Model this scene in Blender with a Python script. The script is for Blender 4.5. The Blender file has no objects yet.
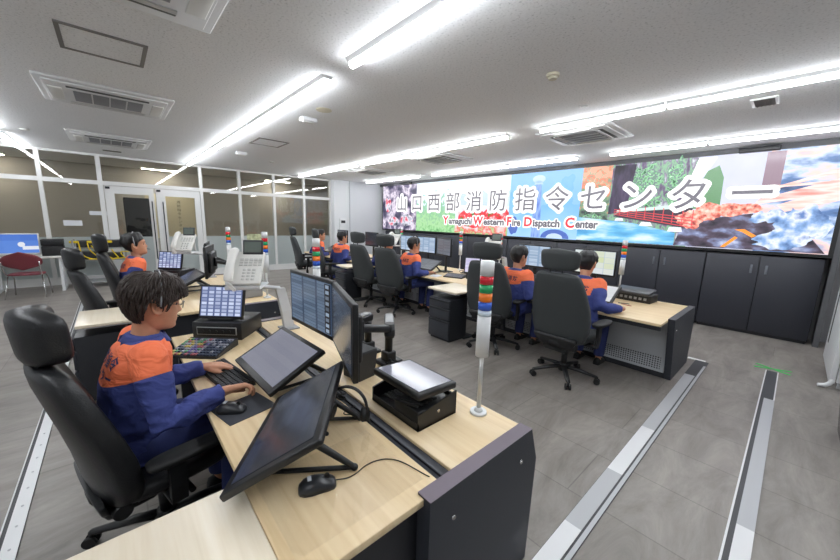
import bpy, bmesh, math, random
from math import sin, cos, pi, radians as R, sqrt
from mathutils import Vector as V, Matrix as M, noise as NZ
from mathutils.bvhtree import BVHTree
random.seed(7)
S = bpy.context.scene
COL = S.collection

# ------------------------------------------------------------------ camera, world, exposure
cam_d = bpy.data.cameras.new('camera')
cam = bpy.data.objects.new('camera', cam_d); COL.objects.link(cam); S.camera = cam
cam_d.sensor_width = 36.0; cam_d.lens = 338.01 / 840 * 36; cam_d.clip_start = 0.02; cam_d.clip_end = 100
yaw, pit, rol = R(47.81), R(9.834), R(1.696)
fw = V((-sin(yaw)*cos(pit), cos(yaw)*cos(pit), -sin(pit)))
r0 = V((cos(yaw), sin(yaw), 0)); u0 = r0.cross(fw)
rr = cos(rol)*r0 + sin(rol)*u0; uu = -sin(rol)*r0 + cos(rol)*u0
cam.matrix_world = M(((rr.x, uu.x, -fw.x, 0), (rr.y, uu.y, -fw.y, 0), (rr.z, uu.z, -fw.z, 1.65), (0, 0, 0, 1)))
W = bpy.data.worlds.new('world'); S.world = W; W.use_nodes = True
W.node_tree.nodes['Background'].inputs[0].default_value = (.9, .95, 1, 1)
W.node_tree.nodes['Background'].inputs[1].default_value = 0.3
S.view_settings.view_transform = 'Standard'; S.view_settings.look = 'None'
S.view_settings.exposure = 0.0; S.view_settings.gamma = 1.0; S.view_settings.use_curve_mapping = False
TUBE = 43.0      # strength of the ceiling LED tubes
LEDWALL = 1.22   # brightness of the video wall
CEIL = 2.95

# ------------------------------------------------------------------ materials
def lin(c):
    return tuple((x/255/12.92 if x/255 <= .04045 else ((x/255+.055)/1.055)**2.4) for x in c)
MATS = {}
def mat(name, rgb=(128, 128, 128), rough=.5, metal=0., bump=0., bscale=60., var=0., vscale=8., coat=0., spec=.5, trans=0.):
    if name in MATS: return MATS[name]
    m = bpy.data.materials.new(name); m.use_nodes = True
    nt = m.node_tree; b = nt.nodes['Principled BSDF']
    c = lin(rgb)
    b.inputs['Base Color'].default_value = (*c, 1); b.inputs['Roughness'].default_value = rough
    b.inputs['Metallic'].default_value = metal; b.inputs['Coat Weight'].default_value = coat
    b.inputs['Specular IOR Level'].default_value = spec
    b.inputs['Transmission Weight'].default_value = trans
    if bump or var:
        tc = nt.nodes.new('ShaderNodeTexCoord')
        if var:
            n = nt.nodes.new('ShaderNodeTexNoise'); n.inputs['Scale'].default_value = vscale; n.inputs['Detail'].default_value = 5
            nt.links.new(tc.outputs['Object'], n.inputs['Vector'])
            r = nt.nodes.new('ShaderNodeValToRGB')
            r.color_ramp.elements[0].position = .3; r.color_ramp.elements[1].position = .7
            r.color_ramp.elements[0].color = (*[x*(1-var) for x in c], 1); r.color_ramp.elements[1].color = (*[min(1, x*(1+var)) for x in c], 1)
            nt.links.new(n.outputs['Fac'], r.inputs['Fac']); nt.links.new(r.outputs['Color'], b.inputs['Base Color'])
        if bump:
            n2 = nt.nodes.new('ShaderNodeTexNoise'); n2.inputs['Scale'].default_value = bscale; n2.inputs['Detail'].default_value = 3
            nt.links.new(tc.outputs['Object'], n2.inputs['Vector'])
            bp = nt.nodes.new('ShaderNodeBump'); bp.inputs['Strength'].default_value = bump; bp.inputs['Distance'].default_value = .004
            nt.links.new(n2.outputs['Fac'], bp.inputs['Height']); nt.links.new(bp.outputs['Normal'], b.inputs['Normal'])
    MATS[name] = m; return m
def emit(name, rgb, st=1.0, gloss=0.):
    if name in MATS: return MATS[name]
    m = bpy.data.materials.new(name); m.use_nodes = True
    b = m.node_tree.nodes['Principled BSDF']
    b.inputs['Base Color'].default_value = (.01, .01, .01, 1); b.inputs['Roughness'].default_value = .25
    b.inputs['Emission Color'].default_value = (*lin(rgb), 1); b.inputs['Emission Strength'].default_value = st
    MATS[name] = m; return m
def ramp(nt, stops, const=False):
    r = nt.nodes.new('ShaderNodeValToRGB'); cr = r.color_ramp
    if const: cr.interpolation = 'CONSTANT'
    while len(cr.elements) < len(stops): cr.elements.new(.5)
    for e, (p, c) in zip(cr.elements, stops): e.position = p; e.color = (*lin(c), 1)
    return r
def picture(name, stops, scale=4., stretch=(1, 1, 1), grad=0., st=None, detail=6, distort=0., rot=0.):
    """emissive picture on a display: noise (plus an optional vertical gradient over the tile) through a colour ramp"""
    m = bpy.data.materials.new(name); m.use_nodes = True; nt = m.node_tree; b = nt.nodes['Principled BSDF']
    b.inputs['Base Color'].default_value = (.004, .004, .004, 1); b.inputs['Roughness'].default_value = .45
    tc = nt.nodes.new('ShaderNodeTexCoord'); mp = nt.nodes.new('ShaderNodeMapping')
    mp.inputs['Scale'].default_value = stretch; mp.inputs['Rotation'].default_value = (0, rot, 0)
    n = nt.nodes.new('ShaderNodeTexNoise'); n.inputs['Scale'].default_value = scale; n.inputs['Detail'].default_value = detail
    n.inputs['Distortion'].default_value = distort
    nt.links.new(tc.outputs['Object'], mp.inputs['Vector']); nt.links.new(mp.outputs['Vector'], n.inputs['Vector'])
    sx = nt.nodes.new('ShaderNodeSeparateXYZ'); nt.links.new(tc.outputs['Generated'], sx.inputs[0])
    mx = nt.nodes.new('ShaderNodeMath'); mx.operation = 'MULTIPLY_ADD'; mx.inputs[1].default_value = grad
    nt.links.new(sx.outputs['Z'], mx.inputs[0]); nt.links.new(n.outputs['Fac'], mx.inputs[2])
    r = ramp(nt, stops); nt.links.new(mx.outputs[0], r.inputs['Fac'])
    nt.links.new(r.outputs['Color'], b.inputs['Emission Color']); b.inputs['Emission Strength'].default_value = LEDWALL if st is None else st
    return m
def ui(name, bg, fg, cols, rows, mortar=.02, st=1.0, rough=.2, fill=.5, bg2=None):
    """emissive computer screen: a background with rows of coloured cells"""
    m = bpy.data.materials.new(name); m.use_nodes = True; nt = m.node_tree; b = nt.nodes['Principled BSDF']
    b.inputs['Base Color'].default_value = (.012, .013, .015, 1); b.inputs['Roughness'].default_value = rough
    tc = nt.nodes.new('ShaderNodeTexCoord'); mp = nt.nodes.new('ShaderNodeMapping'); mp.inputs['Rotation'].default_value = (R(-90), 0, 0)
    nt.links.new(tc.outputs['Generated'], mp.inputs['Vector'])
    mp.inputs['Scale'].default_value = (cols, 1, rows)
    sx = nt.nodes.new('ShaderNodeSeparateXYZ'); nt.links.new(tc.outputs['Generated'], sx.inputs[0])
    cx = nt.nodes.new('ShaderNodeCombineXYZ')
    for i, (o, k) in enumerate((('X', cols), ('Z', rows))):
        mm = nt.nodes.new('ShaderNodeMath'); mm.operation = 'MULTIPLY'; mm.inputs[1].default_value = k
        nt.links.new(sx.outputs[o], mm.inputs[0]); nt.links.new(mm.outputs[0], cx.inputs[i])
    br = nt.nodes.new('ShaderNodeTexBrick'); br.inputs['Scale'].default_value = 1; br.inputs['Mortar Size'].default_value = mortar
    br.inputs['Brick Width'].default_value = 1; br.inputs['Row Height'].default_value = 1; br.offset = 0; br.inputs['Mortar Smooth'].default_value = .1
    br.inputs['Color1'].default_value = (*lin(fg), 1); br.inputs['Color2'].default_value = (*lin(bg2 or bg), 1); br.inputs['Mortar'].default_value = (*lin(bg), 1)
    br.inputs['Bias'].default_value = fill*2-1
    nt.links.new(cx.outputs[0], br.inputs['Vector'])
    nt.links.new(br.outputs['Color'], b.inputs['Emission Color']); b.inputs['Emission Strength'].default_value = st
    MATS[name] = m; return m

def mirror_amount(nt, base, gain):
    lw = nt.nodes.new('ShaderNodeLayerWeight'); lw.inputs[0].default_value = .5
    p = nt.nodes.new('ShaderNodeMath'); p.operation = 'POWER'; p.inputs[1].default_value = 4; nt.links.new(lw.outputs['Facing'], p.inputs[0])
    q = nt.nodes.new('ShaderNodeMath'); q.operation = 'MULTIPLY_ADD'; q.inputs[1].default_value = gain; q.inputs[2].default_value = base
    nt.links.new(p.outputs[0], q.inputs[0]); return q.outputs[0]
def special_mats():
    # ceiling: rock-wool board with dark flecks
    m = mat('ceiling_board', (236, 235, 233), .9); nt = m.node_tree; b = nt.nodes['Principled BSDF']
    tc = nt.nodes.new('ShaderNodeTexCoord'); n = nt.nodes.new('ShaderNodeTexNoise'); n.inputs['Scale'].default_value = 60; n.inputs['Detail'].default_value = 3; n.inputs['Roughness'].default_value = .6
    nt.links.new(tc.outputs['Object'], n.inputs['Vector'])
    r = ramp(nt, [(.30, (192, 193, 194)), (.42, (232, 233, 234)), (.7, (239, 240, 241))]); nt.links.new(n.outputs['Fac'], r.inputs['Fac']); nt.links.new(r.outputs['Color'], b.inputs['Base Color'])
    bp = nt.nodes.new('ShaderNodeBump'); bp.inputs['Strength'].default_value = .25; bp.inputs['Distance'].default_value = .004
    nt.links.new(n.outputs['Fac'], bp.inputs['Height']); nt.links.new(bp.outputs['Normal'], b.inputs['Normal'])
    # floor: grey-brown stone-look vinyl in long boards
    m = mat('floor_vinyl', (130, 124, 118), .42); nt = m.node_tree; b = nt.nodes['Principled BSDF']
    tc = nt.nodes.new('ShaderNodeTexCoord'); mp = nt.nodes.new('ShaderNodeMapping'); mp.inputs['Scale'].default_value = (3.2, .9, 1)
    nt.links.new(tc.outputs['Object'], mp.inputs['Vector'])
    br = nt.nodes.new('ShaderNodeTexBrick'); br.inputs['Scale'].default_value = 1; br.inputs['Brick Width'].default_value = 1.5; br.inputs['Row Height'].default_value = .5
    br.inputs['Mortar Size'].default_value = .004; br.inputs['Color1'].default_value = (.94, .94, .94, 1); br.inputs['Color2'].default_value = (1.06, 1.06, 1.06, 1); br.inputs['Mortar'].default_value = (.72, .72, .72, 1)
    nt.links.new(tc.outputs['Object'], br.inputs['Vector'])
    n = nt.nodes.new('ShaderNodeTexNoise'); n.inputs['Scale'].default_value = 1.4; n.inputs['Detail'].default_value = 9; n.inputs['Roughness'].default_value = .72; n.inputs['Distortion'].default_value = .6
    nt.links.new(mp.outputs['Vector'], n.inputs['Vector'])
    r = ramp(nt, [(.25, (104, 99, 93)), (.5, (136, 130, 124)), (.75, (160, 154, 147))]); nt.links.new(n.outputs['Fac'], r.inputs['Fac'])
    mx = nt.nodes.new('ShaderNodeMixRGB'); mx.blend_type = 'MULTIPLY'; mx.inputs[0].default_value = 1
    nt.links.new(r.outputs['Color'], mx.inputs[1]); nt.links.new(br.outputs['Color'], mx.inputs[2]); nt.links.new(mx.outputs[0], b.inputs['Base Color'])
    bp = nt.nodes.new('ShaderNodeBump'); bp.inputs['Strength'].default_value = .15; bp.inputs['Distance'].default_value = .003
    nt.links.new(n.outputs['Fac'], bp.inputs['Height']); nt.links.new(bp.outputs['Normal'], b.inputs['Normal'])
    # maple laminate: grain along X
    for nm, a, c, d in (('maple', (222, 195, 150), (232, 207, 165), (239, 217, 178)), ('pale_maple', (228, 215, 190), (235, 223, 200), (240, 230, 210))):
        m = mat(nm, c, .33); nt = m.node_tree; b = nt.nodes['Principled BSDF']
        tc = nt.nodes.new('ShaderNodeTexCoord'); mp = nt.nodes.new('ShaderNodeMapping'); mp.inputs['Scale'].default_value = (1.2, 22, 22)
        nt.links.new(tc.outputs['Object'], mp.inputs['Vector'])
        n = nt.nodes.new('ShaderNodeTexNoise'); n.inputs['Scale'].default_value = 1.6; n.inputs['Detail'].default_value = 6; n.inputs['Distortion'].default_value = .5
        nt.links.new(mp.outputs['Vector'], n.inputs['Vector'])
        r = ramp(nt, [(.3, a), (.5, c), (.72, d)]); nt.links.new(n.outputs['Fac'], r.inputs['Fac']); nt.links.new(r.outputs['Color'], b.inputs['Base Color'])
    # partition glass: mostly clear, tinted, mirror-like at a slant
    m = bpy.data.materials.new('partition_glass'); m.use_nodes = True; nt = m.node_tree; out = nt.nodes['Material Output']
    nt.nodes.remove(nt.nodes['Principled BSDF'])
    tr = nt.nodes.new('ShaderNodeBsdfTransparent'); tr.inputs[0].default_value = (.93, .92, .89, 1)
    gl = nt.nodes.new('ShaderNodeBsdfGlossy'); gl.inputs['Roughness'].default_value = .01
    fo = mirror_amount(nt, .05, .7)
    mx = nt.nodes.new('ShaderNodeMixShader'); nt.links.new(fo, mx.inputs[0]); nt.links.new(tr.outputs[0], mx.inputs[1]); nt.links.new(gl.outputs[0], mx.inputs[2])
    nt.links.new(mx.outputs[0], out.inputs[0]); MATS['partition_glass'] = m
    m = bpy.data.materials.new('frosted_film'); m.use_nodes = True; nt = m.node_tree; out = nt.nodes['Material Output']
    nt.nodes.remove(nt.nodes['Principled BSDF'])
    df = nt.nodes.new('ShaderNodeBsdfDiffuse'); df.inputs[0].default_value = (*lin((196, 204, 203)), 1)
    tl = nt.nodes.new('ShaderNodeBsdfTranslucent'); tl.inputs[0].default_value = (*lin((200, 206, 205)), 1)
    mx = nt.nodes.new('ShaderNodeMixShader'); mx.inputs[0].default_value = .35
    nt.links.new(df.outputs[0], mx.inputs[1]); nt.links.new(tl.outputs[0], mx.inputs[2]); nt.links.new(mx.outputs[0], out.inputs[0]); MATS['frosted_film'] = m
    # uniform jacket: navy with an orange yoke, split by the mesh attribute 'yoke'
    m = mat('uniform_jacket', (47, 56, 128), .8); nt = m.node_tree; b = nt.nodes['Principled BSDF']
    at = nt.nodes.new('ShaderNodeAttribute'); at.attribute_name = 'yoke'
    g = nt.nodes.new('ShaderNodeMath'); g.operation = 'GREATER_THAN'; g.inputs[1].default_value = 0; nt.links.new(at.outputs['Fac'], g.inputs[0])
    mx = nt.nodes.new('ShaderNodeMixRGB'); mx.inputs[1].default_value = (*lin((60, 72, 138)), 1); mx.inputs[2].default_value = (*lin((255, 128, 84)), 1)
    nt.links.new(g.outputs[0], mx.inputs[0]); nt.links.new(mx.outputs[0], b.inputs['Base Color'])
    tc = nt.nodes.new('ShaderNodeTexCoord'); n = nt.nodes.new('ShaderNodeTexNoise'); n.inputs['Scale'].default_value = 500; nt.links.new(tc.outputs['Object'], n.inputs['Vector'])
    bp = nt.nodes.new('ShaderNodeBump'); bp.inputs['Strength'].default_value = .08; bp.inputs['Distance'].default_value = .002; nt.links.new(n.outputs['Fac'], bp.inputs['Height'])
    mp = nt.nodes.new('ShaderNodeMapping'); mp.inputs['Scale'].default_value = (1, 1, 1.7); mp.inputs['Rotation'].default_value = (.5, .3, 0); nt.links.new(tc.outputs['Object'], mp.inputs['Vector'])
    cr = nt.nodes.new('ShaderNodeTexNoise'); cr.inputs['Scale'].default_value = 8; cr.inputs['Detail'].default_value = 2.5; cr.inputs['Distortion'].default_value = 1.2; nt.links.new(mp.outputs['Vector'], cr.inputs['Vector'])
    bc = nt.nodes.new('ShaderNodeBump'); bc.inputs['Strength'].default_value = .75; bc.inputs['Distance'].default_value = .03; nt.links.new(cr.outputs['Fac'], bc.inputs['Height'])
    nt.links.new(bp.outputs['Normal'], bc.inputs['Normal']); nt.links.new(bc.outputs['Normal'], b.inputs['Normal'])
special_mats()
BLK = mat('black_plastic', (22, 23, 25), .42, bump=.05, bscale=200)
BLK2 = mat('soft_black_rubber', (16, 17, 18), .6)
DGREY = mat('charcoal_steel', (38, 40, 45), .5)
PANEL = mat('dark_laminate', (52, 55, 62), .55, bump=.15, bscale=260)
EDGE = mat('edge_reflection', (112, 102, 112), .5)  # purple-grey reflection on the near panel's top, put into the colour
LEATHER = mat('black_leather', (30, 31, 33), .38, bump=.25, bscale=160)
CHARC = mat('charcoal_upholstery', (52, 56, 57), .55, bump=.3, bscale=220)
WHITE = mat('white_metal', (226, 228, 229), .4)
WPLAST = mat('white_plastic', (222, 222, 218), .4)
CPLAST = mat('ceiling_unit_white', (206, 206, 206), .5)
GPLAST = mat('grey_plastic', (150, 152, 154), .5)
LGREY = mat('light_grey_panel', (158, 162, 166), .5)
CHROME = mat('chrome', (200, 200, 200), .18, metal=1)
ALU = mat('brushed_aluminium', (215, 216, 216), .4, metal=.75, bump=.1, bscale=300)
WALLW = mat('white_wall_paint', (222, 224, 226), .85, bump=.05, bscale=120)
SKIN = mat('skin', (198, 143, 112), .5, var=.06, vscale=30)
HAIR = mat('dark_brown_hair', (50, 38, 32), .5, bump=.6, bscale=110)
HAIR2 = mat('black_hair', (26, 25, 26), .45, bump=.6, bscale=110)
NAVY = mat('navy_trousers', (46, 56, 108), .85)
NAVYC = mat('navy_cloth', (56, 68, 130), .85)
SCR_OFF = mat('dark_glossy_screen', (20, 21, 24), .08, coat=.5)

# ------------------------------------------------------------------ mesh helpers
class B:
    def __init__(s): s.bm = bmesh.new()
    def _fin(s, verts, mi, sm):
        fs = set()
        for v in verts: fs.update(v.link_faces)
        for f in fs: f.material_index = mi; f.smooth = sm
    def box(s, c, d, rot=None, bev=0., seg=2, mi=0, sm=None):
        r = bmesh.ops.create_cube(s.bm, size=1)['verts']
        for v in r: v.co = V((v.co.x*d[0], v.co.y*d[1], v.co.z*d[2]))
        if bev:
            es = list({e for v in r for e in v.link_edges})
            o = bmesh.ops.bevel(s.bm, geom=es, offset=min(bev, min(d)*.49), segments=seg, profile=.5, affect='EDGES')
            r = list({v for f in o['faces'] for v in f.verts} | {v for v in r if v.is_valid})
        mt = M.Translation(V(c)) @ (rot.to_4x4() if rot else M.Identity(4))
        for v in r: v.co = mt @ v.co
        s._fin(r, mi, bool(bev) if sm is None else sm); return r
    def box2(s, a, b, **k):
        return s.box([(x+y)/2 for x, y in zip(a, b)], [abs(y-x) for x, y in zip(a, b)], **k)
    def cyl(s, p0, p1, r0, r1=None, n=16, mi=0, caps=True):
        p0, p1 = V(p0), V(p1); d = p1-p0; r1 = r0 if r1 is None else r1
        o = bmesh.ops.create_cone(s.bm, cap_ends=caps, segments=n, radius1=r0, radius2=r1, depth=d.length)['verts']
        q = d.to_track_quat('Z', 'Y').to_matrix().to_4x4(); mt = M.Translation((p0+p1)/2) @ q
        for v in o: v.co = mt @ v.co
        fs = {f for v in o for f in v.link_faces}
        for f in fs: f.material_index = mi; f.smooth = len(f.verts) == 4
        return o
    def ball(s, c, r, d=(1, 1, 1), rot=None, n=16, mi=0):
        o = bmesh.ops.create_uvsphere(s.bm, u_segments=n, v_segments=max(6, n*2//3), radius=r)['verts']
        mt = M.Translation(V(c)) @ (rot.to_4x4() if rot else M.Identity(4)) @ M.Diagonal((*d, 1))
        for v in o: v.co = mt @ v.co
        s._fin(o, mi, True); return o
    def loft(s, rings, caps=True, mi=0, sm=True, closed=True):
        vs = [[s.bm.verts.new(p) for p in rg] for rg in rings]; n = len(vs[0]); al = [v for rg in vs for v in rg]
        for a, b in zip(vs, vs[1:]):
            for i in range(n if closed else n-1):
                j = (i+1) % n
                try:
                    f = s.bm.faces.new((a[i], a[j], b[j], b[i])); f.material_index = mi; f.smooth = sm
                except ValueError: pass
        if caps:
            for rg in (vs[0], vs[-1]):
                try: f = s.bm.faces.new(rg); f.material_index = mi
                except ValueError: pass
        return al
    def tube(s, pts, r, n=8, mi=0, smooth=0, flat=1.0):
        pts = [V(p) for p in pts]; rad = list(r) if hasattr(r, '__len__') else [r]*len(pts)
        for _ in range(smooth):
            q = [pts[0]]; qr = [rad[0]]
            for a, b, ra, rb in zip(pts, pts[1:], rad, rad[1:]):
                q += [a*.75+b*.25, a*.25+b*.75]; qr += [ra*.75+rb*.25, ra*.25+rb*.75]
            pts, rad = q+[pts[-1]], qr+[rad[-1]]
        rings = []; up = None
        for i, p in enumerate(pts):
            d = (pts[min(i+1, len(pts)-1)]-pts[max(i-1, 0)]).normalized()
            if up is None: up = V((0, 0, 1)) if abs(d.z) < .9 else V((0, 1, 0))
            sd = d.cross(up).normalized(); up = sd.cross(d).normalized()
            rings.append([p + (sd*cos(a)+up*sin(a)*flat)*rad[i] for a in [2*pi*k/n for k in range(n)]])
        return s.loft(rings, mi=mi)
    def prism(s, poly, axis, a, b, mi=0, sm=False):
        """polygon in the plane across an axis, extruded from a to b"""
        def P(p, t): return {'x': (t, p[0], p[1]), 'y': (p[0], t, p[1]), 'z': (p[0], p[1], t)}[axis]
        return s.loft([[P(p, a) for p in poly], [P(p, b) for p in poly]], mi=mi, sm=sm)
    def ellrings(s, rows, n=24, e=2.0, mi=0, T=None):
        """rows of (x, y, z, half width, half depth) stacked along z: superellipse sections"""
        rings = []
        for x, y, z, w, d in rows:
            rg = []
            for k in range(n):
                a = 2*pi*k/n; c, q = cos(a), sin(a)
                p = V((x + w*math.copysign(abs(c)**(2/e), c), y + d*math.copysign(abs(q)**(2/e), q), z))
                rg.append(T @ p if T else p)
            rings.append(rg)
        return s.loft(rings, mi=mi)
    def done(s, name, m, parent=None, loc=None):
        bmesh.ops.recalc_face_normals(s.bm, faces=s.bm.faces[:])
        me = bpy.data.meshes.new(name); s.bm.to_mesh(me); s.bm.free()
        for x in (m if isinstance(m, (list, tuple)) else [m]): me.materials.append(x)
        o = bpy.data.objects.new(name, me); COL.objects.link(o)
        if parent: o.parent = parent
        if loc is not None: o.location = loc
        return o
def remesh(o, vox, smooth=2, fac=.5):
    """replace the mesh by one continuous skin over its overlapping shells"""
    a = o.modifiers.new('r', 'REMESH'); a.mode = 'VOXEL'; a.voxel_size = vox
    if smooth:
        b = o.modifiers.new('s', 'SMOOTH'); b.factor = fac; b.iterations = smooth
    bpy.context.view_layer.update()
    dg = bpy.context.evaluated_depsgraph_get()
    me = bpy.data.meshes.new_from_object(o.evaluated_get(dg)); o.modifiers.clear()
    old = o.data; me.materials.clear()
    for x in old.materials: me.materials.append(x)
    o.data = me; me.polygons.foreach_set('use_smooth', [True]*len(me.polygons)); bpy.data.meshes.remove(old)
    return o
def tag(o, label=None, cat=None, group=None, kind=None):
    if label: o['label'] = label
    if cat: o['category'] = cat
    if group: o['group'] = group
    if kind: o['kind'] = kind
    return o
def thing(name, label, cat, loc=(0, 0, 0), rz=0., group=None):
    o = bpy.data.objects.new(name, None); COL.objects.link(o); o.location = loc; o.rotation_euler = (0, 0, rz); o.empty_display_size = .1
    return tag(o, label, cat, group)
def struct(o): o['kind'] = 'structure'; return o
def dup(root, loc=None, rz=None, label=None, group=None):
    r = root.copy(); COL.objects.link(r)
    if loc is not None: r.location = loc
    if rz is not None: r.rotation_euler = (0, 0, rz)
    if label: r['label'] = label
    if group: r['group'] = group
    for ch in list(root.children):
        c = ch.copy(); COL.objects.link(c); c.parent = r
        for g in list(ch.children):
            d = g.copy(); COL.objects.link(d); d.parent = c
    return r
def quadmesh(name, pts, m, parent=None, thick=0.):
    b = B()
    vs = [b.bm.verts.new(p) for p in pts]; b.bm.faces.new(vs)
    return b.done(name, m, parent)
def text_mesh(body, size, extrude=.001, offset=0., space=1.0, align='CENTER'):
    cu = bpy.data.curves.new('lettering', 'FONT'); cu.body = body; cu.size = size; cu.extrude = extrude; cu.offset = offset
    cu.align_x = align; cu.space_character = space; cu.resolution_u = 3
    o = bpy.data.objects.new('lettering', cu); COL.objects.link(o)
    bpy.context.view_layer.update()
    me = bpy.data.meshes.new_from_object(o.evaluated_get(bpy.context.evaluated_depsgraph_get()))
    bpy.data.objects.remove(o); bpy.data.curves.remove(cu); return me
def halo_mesh(me, r, step):
    """widen a flat text mesh evenly: round dots strung along its outline"""
    q = bmesh.new(); q.from_mesh(me); out = bmesh.new()
    top = max(v.co.z for v in q.verts)
    for e in q.edges:
        if len(e.link_faces) == 2 and e.calc_face_angle(0) < .5: continue
        a, c = e.verts[0].co, e.verts[1].co
        if abs(a.z-top) > 1e-5 or abs(c.z-top) > 1e-5: continue
        n = max(1, int((c-a).length/step))
        for i in range(n):
            p = a.lerp(c, i/n); out.faces.new([out.verts.new((p.x+r*cos(2*pi*k/12), p.y+r*sin(2*pi*k/12), 0)) for k in range(12)])
    q.free(); out.to_mesh(me); out.free(); return me
def add_text(b, me, mt, mi=0):
    n0 = len(b.bm.verts); b.bm.from_mesh(me); b.bm.verts.ensure_lookup_table()
    vs = b.bm.verts[n0:]
    for v in vs: v.co = mt @ v.co
    b._fin(vs, mi, False)
    bpy.data.meshes.remove(me)

# ------------------------------------------------------------------ the room
XL, YF, YB, XR = -11.0, 7.97, -4.2, 4.2
XC = -13.4   # far wall of the corridor behind the glass
def room():
    b = B(); b.box2((XC-.2, YB-.2, -.1), (XR+.2, YF+.2, 0)); struct(b.done('floor', MATS['floor_vinyl']))
    b = B(); b.box2((XC-.2, YB-.2, CEIL), (XR+.2, YF+.2, CEIL+.1)); struct(b.done('ceiling', MATS['ceiling_board']))
    b = B(); b.box2((XC-.2, YF, 0), (XR+.2, YF+.2, CEIL)); struct(b.done('wall_front', mat('grey_wall_paint', (150, 150, 152), .8)))
    b = B(); b.box2((XC-.2, YB-.2, 0), (XR+.2, YB, CEIL)); struct(b.done('wall_back', WALLW))
    b = B(); b.box2((XR, YB, 0), (XR+.2, YF, CEIL)); struct(b.done('wall_right', WALLW))
    b = B(); b.box2((XC-.2, YB, 0), (XC, YF, CEIL)); struct(b.done('wall_corridor', mat('corridor_wall_paint', (188, 184, 174), .8)))
    b = B(); b.box2((-11.1, 5.68, 0), (-10.72, 6.26, CEIL), bev=.006); struct(b.done('wall_pillar', WALLW))
    b = B(); b.box2((-11.1, 6.26, 0), (-10.66, YF, CEIL)); struct(b.done('wall_left', mat('pale_grey_wall', (208, 211, 214), .85)))
    # glazed partition: bays of posts, transom, clear panes above frosted ones
    posts = [-3.9, -2.95, -2.0, -1.06, -.13, .86, 1.87, 2.82, 3.78, 4.73, 5.66]
    FR = mat('white_partition_frame', (224, 224, 222), .45)
    b = B(); b.box2((XL-.05, YB, .0), (XL+.05, 5.68, .08)); struct(b.done('baseboard_left', FR))
    k = 0
    for i, (a, c) in enumerate(zip(posts, posts[1:])):
        if i in (4, 5): continue
        k += 1; w = B()
        w.box2((XL-.05, a-.035, .08), (XL+.05, a+.035, CEIL))
        if i == len(posts)-2: w.box2((XL-.05, c-.035, .08), (XL+.05, c+.02, CEIL))
        w.box2((XL-.045, a+.035, 2.27), (XL+.045, c-.035, 2.36)); w.box2((XL-.045, a+.035, CEIL-.05), (XL+.045, c-.035, CEIL)); w.box2((XL-.045, a+.035, .08), (XL+.045, c-.035, .17))
        f = struct(w.done('window_%d' % k, FR))
        g = B(); g.box2((XL-.006, a+.03, 1.07), (XL+.006, c-.03, 2.28)); g.box2((XL-.006, a+.03, 2.35), (XL+.006, c-.03, CEIL-.03)); g.done('glass_pane', MATS['partition_glass'], f)
        g = B(); g.box2((XL-.008, a+.03, .16), (XL+.008, c-.03, 1.075)); g.done('frosted_pane', MATS['frosted_film'], f)
    # the two white doors with their shared fanlight
    w = B()
    w.box2((XL-.05, -.165, .0), (XL+.05, -.08, CEIL))
    w.box2((XL-.05, -.08, 2.27), (XL+.05, 1.835, 2.36)); w.box2((XL-.05, -.08, CEIL-.05), (XL+.05, 1.835, CEIL))
    f = struct(w.done('trim_1', FR))
    g = B(); g.box2((XL-.006, -.08, 2.35), (XL+.006, 1.84, CEIL-.03)); g.done('glass_pane', MATS['partition_glass'], f)
    for n, (y0, y1, p0, p1) in enumerate(((-.07, .84, .10, .74), (.88, 1.83, 1.07, 1.70))):
        w = B(); z0, z1 = .0, 2.26
        w.box2((XL-.02, y0, z0), (XL+.03, p0, z1)); w.box2((XL-.02, p1, z0), (XL+.03, y1, z1)); w.box2((XL-.02, p0, 2.09), (XL+.03, p1, z1)); w.box2((XL-.02, p0, z0), (XL+.03, p1, .14))
        d = struct(w.done('door_%d' % (n+1), FR))
        g = B(); g.box2((XL-.004, p0, 1.07), (XL+.004, p1, 2.1)); g.done('glass_pane', MATS['partition_glass'], d)
        g = B(); g.box2((XL-.006, p0, .13), (XL+.006, p1, 1.07)); g.done('frosted_pane', MATS['frosted_film'], d)
        yh = p1+.05 if n == 0 else p0-.06
        h = B(); h.tube([(XL+.07, yh, .5), (XL+.07, yh, 1.95)], .012, 8); h.tube([(XL+.02, yh, .7), (XL+.07, yh, .7)], .008); h.tube([(XL+.02, yh, 1.75), (XL+.07, yh, 1.75)], .008)
        h.done('door_handle', mat('dark_pull_handle', (60, 62, 66), .4, metal=.5), d)
        h = B(); h.box2((XL+.02, y0+.02, 2.19), (XL+.07, y0+.1, 2.24), bev=.006); h.done('door_closer', DGREY, d)
    # vertical writing on the glass of the second door
    b = B()
    for i, ch in enumerate('消防指令センター'):
        add_text(b, text_mesh(ch, .085, .0005), M(((0, 0, 1, XL+.008), (1, 0, 0, 1.34), (0, 1, 0, 1.93-.1*i), (0, 0, 0, 1))))
    b.done('door_lettering', mat('grey_vinyl_lettering', (86, 84, 74), .6), bpy.data.objects['door_2'])
    # recess of black trim above and around the video wall
    b = B(); b.box2((-10.66, 7.52, 2.86), (.42, 7.97, CEIL)); struct(b.done('trim_2', mat('dark_grey_bulkhead', (86, 87, 90), .6)))
    b = B(); b.box2((.36, 7.5, 0), (.42, 7.97, 2.86)); struct(b.done('trim_3', mat('dark_grey_bulkhead')))
    for i, y in enumerate((-2.2, 1.2, 4.6)):   # added lamps that brighten the corridor behind the panes
        t = thing('added_corridor_light', 'added small ceiling light brightening the corridor behind the glass', 'ceiling light', (-12.9, y, CEIL), 0, 'added corridor lights')
        b = B(); b.box((0, 0, -.015), (.16, .9, .03), bev=.006); b.done('light_housing', WHITE, t)
        b = B(); b.box((0, 0, -.034), (.12, .86, .012), bev=.005); b.done('diffuser', emit('added_corridor_glow', (255, 248, 236), 34), t)
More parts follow.
